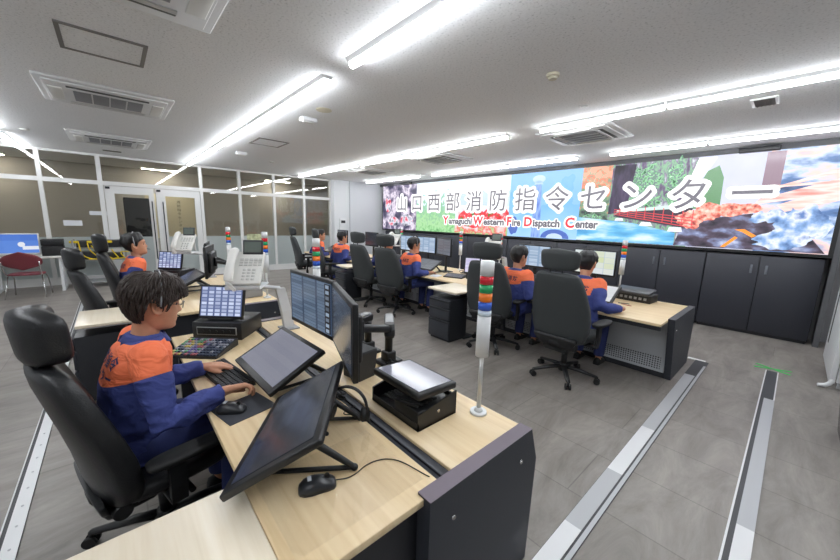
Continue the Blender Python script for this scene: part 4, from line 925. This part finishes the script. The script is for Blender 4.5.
def far_small():
    t = thing('radio_unit', 'low black radio unit on the right end of the far desk', 'radio unit', (-1.33, 5.0, DZ), R(-4), 'black radio units')
    b = B(); b.box((0, 0, .05), (.46, .26, .1), bev=.008); b.done('unit_case', BLK, t)
    b = B(); b.box((0, -.02, .125), (.42, .26, .035), bev=.01, rot=M.Rotation(R(8), 3, 'X')); b.done('unit_lid', mat('graphite_lid', (58, 60, 64), .35), t)
    for i in range(7): b = B(); b.box((-.16+.055*i, -.133, .05), (.03, .006, .03)); b.done('front_button', GPLAST, t)
    for i, (x, y, a) in enumerate(((-1.33, 4.62, 20), (-1.28, 4.55, -12))):
        b = B(); b.cyl((-.06, 0, .004), (.06, 0, .004), .0045, n=8); o = b.done('pen', mat('pen_%d' % i, ((40, 40, 50), (170, 60, 50))[i], .4), None, (x, y, DZ)); o.rotation_euler = (0, 0, R(a))
        tag(o, ('dark pen on the far desk near the rightmost dispatcher’s hand', 'reddish pen on the far desk near the rightmost dispatcher’s hand')[i], 'pen', 'pens on the far desk')
    k = thing('button_keypad', 'dark keypad on the middle far desk beside the drawer-side dispatcher', 'keypad', (-3.86, 4.3, DZ), R(20), 'button keypads')
    b = B(); b.prism([(-.1, 0), (.12, 0), (.12, .05), (-.1, .014)], 'x', -.17, .17); b.done('keypad_case', BLK, k)
    b = B(); [b.box((-.14+.035*i, -.07+.04*j, .024+.007*j), (.026, .028, .008)) for i in range(9) for j in range(4)]; b.done('buttons', mat('button_0'), k)
    t = thing('paper_stack', 'small stack of white paper by the drawer-side dispatcher’s hand', 'paper', (-4.12, 4.1, DZ), R(15))
    for i in range(4):
        b = B(); b.box((0, 0, .002+.003*i), (.15, .21, .003), rot=M.Rotation(R(3*i), 3, 'Z')); b.done('sheet', mat('notice_paper'), t)
    t = thing('boom_arm', 'black bent boom arm at the left end of the far desks near the pillar', 'boom arm', (-6.6, 4.85, DZ))
    b = B(); b.box((0, 0, .02), (.12, .12, .04), bev=.006); b.done('clamp_base', BLK, t)
    b = B(); b.tube([(0, 0, .03), (0, 0, .42), (-.06, -.02, .55), (-.3, -.04, .5)], [.03, .03, .028, .024], 8, smooth=2); b.done('boom', BLK, t)
    b = B(); b.box((-.36, -.04, .48), (.14, .1, .12), bev=.012); b.done('boom_head', BLK, t)
    t = thing('wall_device', 'white wall device with a small dark display on the white pillar', 'wall device', (-10.72, 5.62+.36, 1.36))
    b = B(); b.box((.03, 0, .0), (.06, .26, .62), bev=.012); b.done('device_case', WHITE, t)
    b = B(); b.box((.064, 0, .2), (.008, .16, .09), bev=.003); b.done('device_display', DGREY, t)
far_small()

# ------------------------------------------------------------------ left side: table, monitor, maroon chair, rack
def left_side():
    t = thing('side_desk', 'long pale table along the glass partition at the left', 'table', (-10.5, -1.8, 0))
    b = B(); b.box2((-.3, -1.6, .69), (.4, 1.02, .72), bev=.003); b.done('table_top', mat('white_laminate', (222, 220, 214), .4), t)
    for y in (-1.5, .0, .92):
        b = B(); b.box2((-.2, y-.025, 0), (-.15, y+.025, .69)); b.box2((.25, y-.025, 0), (.3, y+.025, .69)); b.box2((-.25, y-.025, 0), (.36, y+.025, .03)); b.done('leg_frame', WHITE, t)
    t, T = upright('computer_monitor', 'white-framed monitor with a bright blue desktop at the far left', (-10.42, -1.52, .97), R(90), .74, .42, MATS['ui_desktop'], group=None)
    for c in t.children:
        if c.name.startswith('display_housing'): c.data.materials[0] = WPLAST
    b = B(); b.box((0, .06, .008), (.26, .2, .016), bev=.005); b.box((0, .07, .12), (.06, .03, .24), bev=.006); b.done('stand', WPLAST, t)
    s = [c for c in t.children if c.name.startswith('screen')][0]
    b = B(); b.cyl((.12, -.001, .24), (.12, -.004, .24), .05, n=18); b.box((.24, -.002, .17), (.22, .003, .07)); b.done('screen_emblem', emit('screen_white', (236, 240, 250), .9), s)
    t = thing('recorder_box', 'black two-part recorder box on the pale table beside the blue monitor', 'recorder', (-10.45, -.97, .72), R(90))
    for z, h in ((.10, .2), (.275, .13)):
        b = B(); b.box((0, .0, z), (.32, .3, h), bev=.008); b.box((-.06, -.152, z), (.1, .006, h*.5)); b.done('case', BLK, t)
    # maroon stacking chair
    t = thing('stacking_chair', 'maroon plastic chair with chrome legs at the left', 'chair', (-9.75, -1.30, 0), R(84))
    MR = mat('maroon_plastic', (122, 52, 60), .42)
    b = B(); rg = []
    for i in range(15):
        f = -1+i/7; z = .71+.14*f; w = .265*(1-.2*max(f, 0)**2); k = (max(0, 1-abs(f)**2.6))**.5*.72+.28
        row = [(w*k*x, -.235-.05*f+.05*x*x, z+.035*(1-x*x)*f) for x in [-1+j/6 for j in range(13)]]
        rg.append(row+[(p[0], p[1]+.014, p[2]) for p in row[::-1]])
    b.loft(rg); b.done('backrest', MR, t)
    b = B(); b.ellrings([(0, .02, .43, .2, .2), (0, .02, .44, .235, .225), (0, .02, .455, .23, .22), (0, .02, .46, .18, .17)], 28, 3.5); b.done('seat', MR, t)
    for s in (-1, 1):
        b = B(); b.tube([(s*.25, .23, .01), (s*.22, .2, .42), (s*.22, -.16, .43), (s*.235, -.24, .56), (s*.235, -.26, .7)], .011, 8, smooth=1); b.tube([(s*.22, -.12, .42), (s*.26, -.26, .01)], .011, 8); b.done('leg', CHROME, t)
    # open rack with yellow cords
    t = thing('equipment_rack', 'low white-shelved rack with yellow cords behind the black chairs', 'rack', (-10.5, -.25, 0))
    b = B()
    for x in (-.22, .22):
        for y in (-.42, .42): b.box((x, y, .52), (.03, .03, 1.04))
    for z in (.12, .6, .86): b.box((0, 0, z), (.46, .86, .025))
    b.done('rack_frame', GPLAST, t)
    for i, (y, z, w, h) in enumerate(((-.2, .95, .34, .14), (.2, .95, .36, .16), (-.15, .7, .4, .14), (.22, .68, .3, .12))):
        b = B(); b.box((.02, y, z), (.34, w, h), bev=.006); [b.box((.192, y-w*.3+w*.15*k, z), (.004, w*.08, h*.3)) for k in range(5)]; b.done('network_unit', BLK if i % 2 else DGREY, t)
    YC = mat('yellow_cable', (226, 196, 26), .5); rd = random.Random(2)
    for k in range(6):
        b = B(); b.tube([(.2+rd.uniform(0, .06), -.42+.16*k+rd.uniform(-.1, .1), 1.02-.05*k), (.26, -.3+.12*k, .78+rd.uniform(-.1, .1)), (.25, -.1+.1*k, .62), (.22, -.25+.13*k, .64), (.24, .1, .6)], .012, 6, smooth=3); b.done('yellow_cord', YC, t)
    b = B(); [b.box((.2, -.4+.27*i, 1.0), (.06, .14, .05), bev=.01) for i in range(3)]; b.done('yellow_plug_block', YC, t)
left_side()
def right_side():
    t = thing('folding_partition', 'white partition panel with a splayed foot at the right edge', 'partition', (.44, 5.6, 0))
    b = B(); b.box2((0, 0, .06), (.045, 1.25, 1.85), bev=.004); b.done('panel', WHITE, t)
    b = B(); b.box2((-.004, .95, .3), (0.0, 1.02, 1.35), bev=.0015); b.done('hinge_slot', DGREY, t)
    b = B(); b.box2((.05, -.01, .08), (1.2, .035, 1.85), bev=.004); b.done('panel', mat('off_white_panel', (208, 210, 212), .5), t)
    b = B(); b.box2((.06, -.014, .02), (1.2, .03, .08)); b.done('base_strip', GPLAST, t)
    b = B(); b.tube([(-.07, -.02, .02), (.0, -.0, .03), (.03, .01, .1)], [.018, .024, .02], 10, smooth=1); b.done('foot', WHITE, t)
    b = B(); b.box((-.002, .3, 1.1), (.004, .05, .16)); b.done('red_sticker', mat('red_sticker', (200, 50, 60), .5), t)
    t = thing('storage_bin', 'glossy black bin at the right edge of the picture', 'bin', (.62, 4.2, 0))
    b = B(); b.loft([[(-w, -d, z), (w, -d, z), (w, d, z), (-w, d, z)] for z, w, d in ((0, .16, .24), (.42, .2, .28), (.44, .2, .28))], sm=False); b.done('bin_body', mat('gloss_black_plastic', (18, 19, 21), .2), t)
    b = B(); b.box((0, 0, .45), (.42, .58, .02), bev=.006); b.done('bin_lid', BLK, t)
right_side()

# ------------------------------------------------------------------ people
def interp(tab, z):
    if z <= tab[0][0]: return tab[0][1]
    for (a, p), (c, q) in zip(tab, tab[1:]):
        if z <= c:
            f = (z-a)/(c-a); f = f*f*(3-2*f)*.5+f*.5; return p+(q-p)*f
    return tab[-1][1]
HW = [(-.118, .012), (-.112, .034), (-.10, .048), (-.085, .056), (-.06, .063), (-.03, .070), (0, .0745), (.04, .0765), (.07, .070), (.09, .058), (.105, .040), (.114, .018), (.118, .002)]
HF = [(-.118, .052), (-.112, .076), (-.10, .086), (-.085, .086), (-.06, .088), (-.03, .089), (0, .087), (.03, .093), (.06, .090), (.085, .072), (.105, .044), (.114, .02), (.118, .002)]
HB = [(-.118, .0), (-.10, .015), (-.085, .035), (-.06, .058), (-.03, .078), (0, .09), (.04, .099), (.07, .093), (.09, .077), (.105, .052), (.114, .025), (.118, .002)]
def headpt(a, z, out=0.):
    """a: angle round the head, 0 = face, pi/2 = wearer's right"""
    w, f, bk = interp(HW, z)+out, interp(HF, z)+out, interp(HB, z)+out
    c, s = cos(a), sin(a)
    e = .9
    x = w*math.copysign(abs(s)**e, s); y = (f if c > 0 else bk)*math.copysign(abs(c)**e, c)
    q = max(0, min(1, (z-.035)/.083)); q = q*q*(3-2*q)
    return V((x, y, z + out*q))
def face(p):
    """push the face front into nose, brow, eye sockets and mouth"""
    x, y, z = p; ax = abs(x)
    if y < .02: return p
    d = 0
    if -.042 < z < .022: d += .024*max(0, 1-((z+.030)/.05))*(1 if z > -.030 else max(0, 1-((-.030-z)/.012)))*math.exp(-(x/(.0085+.12*max(0, .022-z)*.6))**2)
    d -= .010*math.exp(-((ax-.031)/.014)**2-((z-.006)/.011)**2)
    d += .004*math.exp(-(x/.04)**2-((z-.028)/.010)**2)
    d += .005*math.exp(-(x/.021)**2)*(math.exp(-((z+.0575)/.005)**2)+math.exp(-((z+.069)/.006)**2)) - .003*math.exp(-(x/.022)**2-((z+.063)/.003)**2)
    d += .004*math.exp(-(x/.018)**2-((z+.098)/.012)**2)
    return V((x, y+d, z))
def head_shell(b, T, n=56, nz=56, s=1.0):
    rings = []
    for i in range(nz+1):
        z = -.1185+.2365*(.5-.5*cos(pi*i/nz)); rings.append([T @ (face(headpt(2*pi*k/n, z))*s) for k in range(n)])
    b.loft(rings)
    for sx in (-1, 1):
        b.tube([T @ (V((sx*(.073+.012*q), y, z))*s) for y, z, q in ((.012, -.032, .1), (-.004, -.034, .6), (-.018, -.016, 1), (-.022, .008, 1.1), (-.012, .026, .9), (.004, .024, .4), (.01, .012, .1))], [.005*s, .0055*s, .0055*s, .0065*s, .0065*s, .0055*s, .004*s], 8, smooth=1)
        b.ball(T @ (V((sx*.074, -.004, -.004))*s), .02*s, (.35, .7, 1.2), n=10)
def hairline(dd, fringe=0., length=0.):
    return interp([(0, .066-fringe), (35, .058-fringe), (55, .046-fringe*.5), (68, .03), (78, -.012), (88, -.016), (94, .024), (104, .028), (114, -.02-length*.3), (132, -.066-length*.5), (180, -.088-length)], dd)
def hair_shell(T, seed, length=0., bulk=.021, n=64, nz=44, fringe=.0):
    """cap of hair: follows the skull with bulk, sinks below the skin outside the hairline"""
    rings = []
    for i in range(nz+1):
        z = -.105+.2235*(.5-.5*cos(pi*i/nz)); rg = []
        for k in range(n):
            a = 2*pi*k/n; d = abs(math.remainder(a, 2*pi))       # 0 face .. pi back
            dd = math.degrees(d)
            hl = hairline(dd, fringe, length)
            e = (z-hl)/.02; m = max(0, min(1, e+.5))
            nz_ = NZ.noise(V((cos(a)*2.6+seed, sin(a)*2.6, z*16+seed)))*.45 + NZ.noise(V((a*3.2+seed, z*34, seed)))*.35 + NZ.noise(V((a*9, z*20, seed+4)))*.3
            tp = max(.3, min(1, (z-hl)/.05)); out = -.012+m*(.012+bulk*tp*(1+.55*nz_)*(1 if z > 0 else .85))
            p = headpt(a, min(z, .1175), out); rg.append(T @ p)
        rings.append(rg)
    return rings
def ik(sh, wr, l1, l2, pole):
    d = wr-sh; L = min(d.length, (l1+l2)*.999); u = d.normalized(); x = (L*L+l1*l1-l2*l2)/(2*L); h = sqrt(max(0, l1*l1-x*x))
    p = (pole-u*pole.dot(u)).normalized(); return sh+u*x+p*h
def hand(b, wr, d, up, side, curl=.5, s=1.0, grip=False):
    """palm, four jointed fingers and a thumb; side +1 = right hand"""
    d = d.normalized(); up = (up-d*up.dot(d)).normalized(); rt = d.cross(up)*side          # rt points to the little-finger side
    P = lambda x, y, z: wr + rt*x*s + d*y*s + up*z*s
    kn = [(-.030, .088), (-.010, .094), (.011, .090), (.030, .080)]; ln = [.072, .080, .074, .058]
    for (kx, ky) in kn: b.tube([P(kx*.45, -.015, 0), P(kx*.8, .03, .003), P(kx, ky, 0)], [.016*s, .0155*s, .0115*s], 8, smooth=1)
    b.ball(P(0, .045, -.002), .036*s, (1, 1, .42), rot=M((rt, d, up)).transposed(), n=12)
    for i, ((kx, ky), L) in enumerate(zip(kn, ln)):
        a = 0; p = V((kx, ky, 0)); pts = [p.copy()]; cu = curl*(1+.08*i)
        for f, da in ((.45, .55), (.32, .8), (.23, .6)):
            a += da*cu; p = p+V((kx*.12*f, cos(a)*L*f, -sin(a)*L*f)); pts.append(p.copy())
        b.tube([P(*q) for q in pts], [.0098*s, .0092*s, .0084*s, .0066*s], 8, smooth=1); b.ball(P(*pts[-1]), .0066*s, n=8)
    th = [(-.018, .012, -.004), (-.042, .038, -.012), (-.050 if not grip else -.034, .066, -.02), (-.046 if not grip else -.018, .088, -.026)]
    b.tube([P(*q) for q in th], [.016*s, .0125*s, .0105*s, .008*s], 8, smooth=1); b.ball(P(*th[-1]), .008*s, n=8)
def person(lab, loc, rz, hr, hl, lean=.05, hyaw=0., hpitch=0., detail=False, seed=1., bulk=.021, hairm=None, twist=0., text='西消防', headset_on=True, sy=0., legs=True, fringe=.0, grp='dispatchers in navy and orange uniforms', roll=0.):
    """seated figure; local +y is where it faces, the origin lies on the floor below the hips; hr / hl are wrists (world)"""
    MW = M.Translation(V(loc)) @ M.Rotation(rz, 4, 'Z'); IN = MW.inverted()
    vox = .0055 if detail else .010
    spine = lambda z: V((roll*max(0, (z-.56)/.5), lean*max(0, (z-.56)/.5)**1.3 + sy, z))
    tz = lambda z: M.Rotation(twist*max(0, min(1, (z-.56)/.4)), 4, 'Z')
    def torso(b, g, top=True):
        rows = [(.50, .15, .10), (.55, .178, .125), (.62, .180, .13), (.70, .168, .12), (.80, .168, .118), (.88, .178, .12), (.965, .188, .112), (1.02, .182, .095), (1.05, .14, .075), (1.072, .085, .062)]
        rings = []
        for z, w, d in rows:
            c = spine(z); rg = []
            for k in range(32):
                a = 2*pi*k/32; e = .85
                p = V(((w+g)*math.copysign(abs(cos(a))**e, cos(a)), (d+g)*math.copysign(abs(sin(a))**e, sin(a)), 0))
                rg.append(c + tz(z) @ p)
            rings.append(rg)
        b.loft(rings)
    neck = spine(1.06); hc = neck+V((0, .035+hpitch*-.02, .165))
    T = M.Translation(neck+V((0, .01, .06))) @ M.Rotation(hyaw, 4, 'Z') @ M.Rotation(hpitch, 4, 'X') @ M.Translation(hc-neck-V((0, .01, .06))) @ M.Scale(1.09 if detail else 1.13, 4)
    arms = []
    for sd, h in ((1, hr), (-1, hl)):
        sh = spine(1.015) + tz(1.0) @ V((sd*.18, 0, 0)); wr = IN @ V(h[0]); ln = (wr-sh).length
        l1, l2 = (.29, .255) if ln < .53 else (.29*ln/.53, .255*ln/.53)
        el = ik(sh, wr, l1, l2, V((sd*.35, -.45, -.8)))
        arms.append((sd, sh, el, wr, (IN.to_3x3() @ V(h[1])).normalized(), h[2] if len(h) > 2 else .5, h[3] if len(h) > 3 else False))
    kn = [V((s*.125, .43, .535)) for s in (-1, 1)]; an = [V((s*.12, .40, .10)) for s in (-1, 1)]; hp = [V((s*.095, .02, .575)) for s in (-1, 1)]
    # one continuous body
    b = B(); torso(b, -.012)
    b.tube([spine(1.02), neck+V((0, .012, .03)), T @ V((0, -.02, -.04))], [.062, .055, .054], 16)
    head_shell(b, T)
    for sd, sh, el, wr, hd, cu, gr in arms:
        b.tube([sh-V((sd*.03, 0, 0)), sh, sh.lerp(el, .5), el, el.lerp(wr, .35), wr], [.05, .05, .043, .036, .036, .0255], 12)
        hand(b, wr, hd, V((0, 0, 1)) if not gr else V((-sd*.35, 0, .9)), sd, cu, 1.06, gr)
        b.tube([wr-(wr-el).normalized()*.03, wr, wr+hd*.03], [.026, .0245, .022], 10)
    for h, k, a in zip(hp, kn, an):
        b.tube([h, h.lerp(k, .5), k, k.lerp(a, .4), a, a-V((0, 0, .05))], [.075, .068, .052, .046, .034, .032], 12); b.tube([a-V((0, .03, .06)), a+V((0, .1, -.065))], [.032, .03], 8)
    body = b.done('person', SKIN); remesh(body, vox, 1 if detail else 1, .35)
    tag(body, lab, 'person', grp); body.location = loc; body.rotation_euler = (0, 0, rz)
    # jacket with sleeves, collar and yoke
    b = B(); torso(b, .013)
    for sd, sh, el, wr, hd, cu, gr in arms:
        ax = (wr-el).normalized()
        b.tube([sh-V((sd*.06, 0, .0)), sh+V((0, 0, -.004)), sh.lerp(el, .5), el, el.lerp(wr, .4), wr-ax*.045, wr-ax*.012], [.066, .074, .071, .064, .061, .048, .044], 16)
        b.ball(sh-V((sd*.01, 0, .0)), .073, n=14)
    b.tube([spine(.5), spine(.5)-V((0, 0, .03))], [.15, .14], 20)
    b.tube([spine(1.045)+V((0, -.005, 0)), neck+V((0, 0, .022))], [.082, .070], 20)
    j = b.done('jacket', MATS['uniform_jacket'], body); remesh(j, .009 if detail else .013, 3, .5)
    at = j.data.attributes.new('yoke', 'FLOAT', 'POINT'); vals = []
    amp = .019 if detail else .011
    for v in j.data.vertices:
        p = v.co; best = 1; arm = 0
        for sd, sh, el, wr, hd, cu, gr in arms:
            u = (el-sh).normalized(); t = (p-sh).dot(u)
            r = ((p-sh)-u*t).length
            if t > .0 and r < .095 and (p.x-spine(p.z).x)*sd > .06: best = min(best, .085-t)
        c = spine(p.z); q = tz(p.z).inverted() @ (p-c)
        zz = p.z-.885 + (.02 if q.y > 0 else 0)*0 - .03*min(1, abs(q.x)/.17)**2*(1 if q.y < 0 else -1.2)
        cl = 1.062-p.z if abs(q.x) < .105 else 1
        front = .055-(q.y-.06) if q.y > .06 and abs(q.x) < .035 else 1
        vals.append(min(zz, best, cl, front if abs(q.x) < .03 else 1))
    at.data.foreach_set('value', vals)
    nm = [v.normal.copy() for v in j.data.vertices]
    for v, n_ in zip(j.data.vertices, nm):
        p = v.co; f = 0.3
        for sd, sh, el, wr, hd, cu, gr in arms: f = max(f, 1-min(1, (p-el).length/.2), .75 if (p-wr).length < .16 else 0)
        if p.z < .78: f = max(f, .8)
        k = NZ.noise(V((p.x*9+seed, p.y*9, p.z*17)))+.6*NZ.noise(V((p.x*21, p.y*17+seed, p.z*30)))
        rid = (1-abs(NZ.noise(V((p.x*8+seed*3, p.y*11, p.z*13))))*2.4)
        v.co = p+n_*amp*(f*k*.9+f*.5*max(-.3, rid)-.1)
    # lettering across the back, wrapped onto the jacket
    bvh = BVHTree.FromPolygons([v.co[:] for v in j.data.vertices], [p.vertices[:] for p in j.data.polygons])
    b = B(); Rt = tz(.95)
    lines = text if isinstance(text, (list, tuple)) else [text]
    for li, ln in enumerate(lines):
        sz = .062 if len(lines) == 1 else .058
        for i, chx in enumerate(ln):
            add_text(b, text_mesh(chx, sz, 0, .0012), M.Translation(((i-(len(ln)-1)/2)*sz*1.18, 0, .942-li*.062 + (.0 if len(lines) == 1 else .03))) @ M.Rotation(R(90), 4, 'X'))
    bmesh.ops.triangulate(b.bm, faces=b.bm.faces[:])
    bmesh.ops.remove_doubles(b.bm, verts=b.bm.verts[:], dist=1e-5)
    ok = False
    for v in b.bm.verts:
        c = spine(v.co.z); o = c + Rt @ V((v.co.x, -.5, 0)); dr = (Rt @ V((0, 1, 0)))
        hit = bvh.ray_cast(o, dr)
        v.co = hit[0]-dr*.0025 if hit[0] is not None else o+dr*.35
    b.done('back_lettering', mat('navy_print', (44, 40, 92), .7), body)
    # trousers, belt line, shoes
    b = B()
    for h, k, a in zip(hp, kn, an): b.tube([h+V((0, -.03, 0)), h.lerp(k, .5), k+V((0, .005, .0)), k.lerp(a, .35), k.lerp(a, .75), a-V((0, 0, .0))], [.098, .087, .073, .068, .062, .06], 14)
    b.ellrings([(0, sy, .485, .12, .09), (0, sy, .50, .16, .125), (0, sy, .56, .185, .14), (0, sy, .64, .185, .138)], 24, 2.4)
    o = b.done('trousers', NAVY, body); remesh(o, .014, 3)
    for a in an:
        b = B(); rings = []
        for f, w, h in ((-.07, .025, .05), (-.06, .034, .075), (-.02, .038, .09), (.04, .040, .075), (.1, .044, .055), (.15, .04, .042), (.18, .025, .03), (.185, .01, .02)):
            rings.append([(a.x+w*cos(t), a.y+f, max(.002, h*max(0, sin(t))**.8)) for t in [2*pi*q/18 for q in range(18)]])
        b.loft(rings); b.done('shoe', BLK2, body)
    # hair, eyes
    b = B(); b.loft(hair_shell(T, seed, .012 if detail else 0, bulk, fringe=fringe))
    if detail:
        rd = random.Random(11)
        for _ in range(1300):
            a = rd.uniform(-pi, pi); d = abs(math.degrees(a)); z = rd.uniform(.0, .115) if d < 75 else rd.uniform(-.045, .115)
            if d < 60 and z < .06: continue
            if 78 < d < 100 and z < .03: continue
            st = headpt(a, min(z, .116), bulk*1.02); sw = rd.gauss(.12, .14); L = rd.uniform(.035, .075)
            pts = []
            for q in range(4):
                f = q/3; zz = z-L*f*(1.0 if z < .08 else .75); aa = a+sw*f*.35*(1 if z < .09 else 2.5); zz = max(zz, hairline(abs(math.degrees(math.remainder(aa, 2*pi))), fringe, .012)-.004)
                pts.append(T @ headpt(aa, max(-.075, min(zz, .116)), bulk*1.02+.006*sin(pi*f)-.002*f+rd.uniform(-.001, .0025)))
            b.tube(pts, [.0022, .0032, .0024, .0004], 4)
    for sx in (-1, 1):
        b.tube([T @ face(headpt(sx*a, z, .002)) for a, z in ((.16, .026), (.33, .031), (.55, .026))], [.002, .0035, .0015], 6)
    b.done('hair', hairm or HAIR2, body)
    b = B()
    for sx in (-1, 1): b.ball(T @ V((sx*.031, .074, .006)), .011, (1.25, .6, .7), n=12)
    b.done('eyes', mat('dark_eyes', (40, 30, 26), .2), body)
    if headset_on:
        b = B(); b.tube([T @ V(((.0795+bulk+.006)*cos(q), .004, .006+(.117+bulk+.004)*sin(q))) for q in [pi*i/24 for i in range(25)]], .003 if detail else .004, 8, flat=1.2)
        o = b.done('headset_band', mat('headset_grey', (150, 152, 156), .35, metal=.4), body)
        b = B(); b.cyl(T @ V((-.078, -.002, -.002)), T @ V((-.1, -.002, -.002)), .03, .026, 16); b.tube([T @ V((-.098, 0, -.01)), T @ V((-.095, .06, -.05)), T @ V((-.05, .115, -.07))], .003, 6, smooth=2); b.done('earpiece', BLK2, o)
    if detail:
        b = B(); G = lambda x, y, z: T @ V((x, y, z))
        for sx in (-1, 1):
            b.tube([G(sx*.033+.023*cos(q), .112-.014*abs(sx*.033+.023*cos(q))/.05-.0, .004+.017*sin(q)) for q in [2*pi*i/20 for i in range(21)]], .0016, 6)
            b.tube([G(sx*.056, .098, .008), G(sx*.074, .07, .011), G(sx*.079, .0, .012), G(sx*.078, -.012, .0)], .0017, 6)
        b.tube([G(-.01, .112, .008), G(0, .115, .011), G(.01, .112, .008)], .0015, 6); b.done('glasses', mat('gunmetal_frame', (70, 70, 76), .3, metal=.7), body)
        # collar flaps, breast seam and shoulder tab of the near jacket
        b = B()
        for s in (-1, 1):
            c = spine(1.05); b.loft([[c+V((s*x, y, z)) for x, y, z in row] for row in (((.012, .085, .02), (.05, .062, .03), (.074, .015, .036), (.066, -.04, .03), (.03, -.075, .028)), ((.03, .105, -.022), (.07, .085, -.008), (.098, .02, .008), (.09, -.045, .004), (.04, -.085, .0)))], closed=False, caps=False)
        o = b.done('collar', NAVYC, body); md = o.modifiers.new('t', 'SOLIDIFY'); md.thickness = .007; md.offset = 0
    return body
WD = V
def row2(lab, x, yaw, hr, hl, **k): return person(lab, (x, 3.86+k.pop('dy', 0), 0), yaw, hr, hl, **k)
person('nearest dispatcher with glasses and bushy hair, typing in a navy and orange uniform', (-2.03, -.035, 0), R(5),
       ((-1.80, .34, .79), (-.08, 1, -.02), .95, True), ((-2.21, .33, .775), (.2, 1, -.12), .5), lean=.095, hyaw=R(1), hpitch=R(-9), detail=True, seed=3., bulk=.024, hairm=HAIR, text=['消防指令', 'センター'], fringe=.012)
person('dispatcher at the left with tousled black hair, before the glass doors', (-5.85, .09, 0), R(8),
       ((-5.65, .36, .765), (0, 1, 0)), ((-6.05, .36, .765), (0, 1, 0)), lean=.1, hyaw=R(-16), hpitch=R(8), seed=5., bulk=.032, hairm=HAIR2)
row2('rightmost dispatcher, leaning an elbow on the wooden desk end', -1.53, R(2), ((-1.17, 4.04, .775), (-.5, 1, 0)), ((-1.78, 4.06, .77), (.5, 1, 0)), lean=.16, roll=-.06, hyaw=R(6), hpitch=R(-8), seed=7., bulk=.021, headset_on=False)
row2('dispatcher second from the right, his back lettering in full view', -2.42, R(-2), ((-2.25, 4.06, .77), (0, 1, 0)), ((-2.6, 4.06, .77), (0, 1, 0)), lean=.04, hyaw=R(-10), hpitch=R(-2), seed=8., bulk=.021, headset_on=False)
row2('dispatcher writing with the right hand left of the black drawer unit', -4.58, R(-6), ((-4.26, 4.06, .772), (.3, 1, 0), .8, True), ((-4.75, 4.08, .77), (0, 1, 0)), lean=.07, hyaw=R(-12), hpitch=R(-4), seed=9., bulk=.021)
row2('dispatcher whose dark hair with a headset shows above a chair back', -5.38, R(-4), ((-5.2, 4.06, .77), (0, 1, 0)), ((-5.56, 4.06, .77), (0, 1, 0)), lean=.09, hyaw=R(-14), seed=10., bulk=.021)
row2('dispatcher with bright orange shoulders near the white pillar', -7.05, R(10), ((-6.85, 4.06, .77), (0, 1, 0)), ((-7.3, 4.06, .77), (0, 1, 0)), lean=.05, hyaw=R(-6), seed=11., bulk=.021, headset_on=False)
row2('farthest dispatcher in the far row, seated before the glass wall', -8.2, R(-8), ((-8.0, 4.06, .77), (0, 1, 0)), ((-8.4, 4.06, .77), (0, 1, 0)), lean=.05, hyaw=R(-10), seed=12., bulk=.021, headset_on=False)
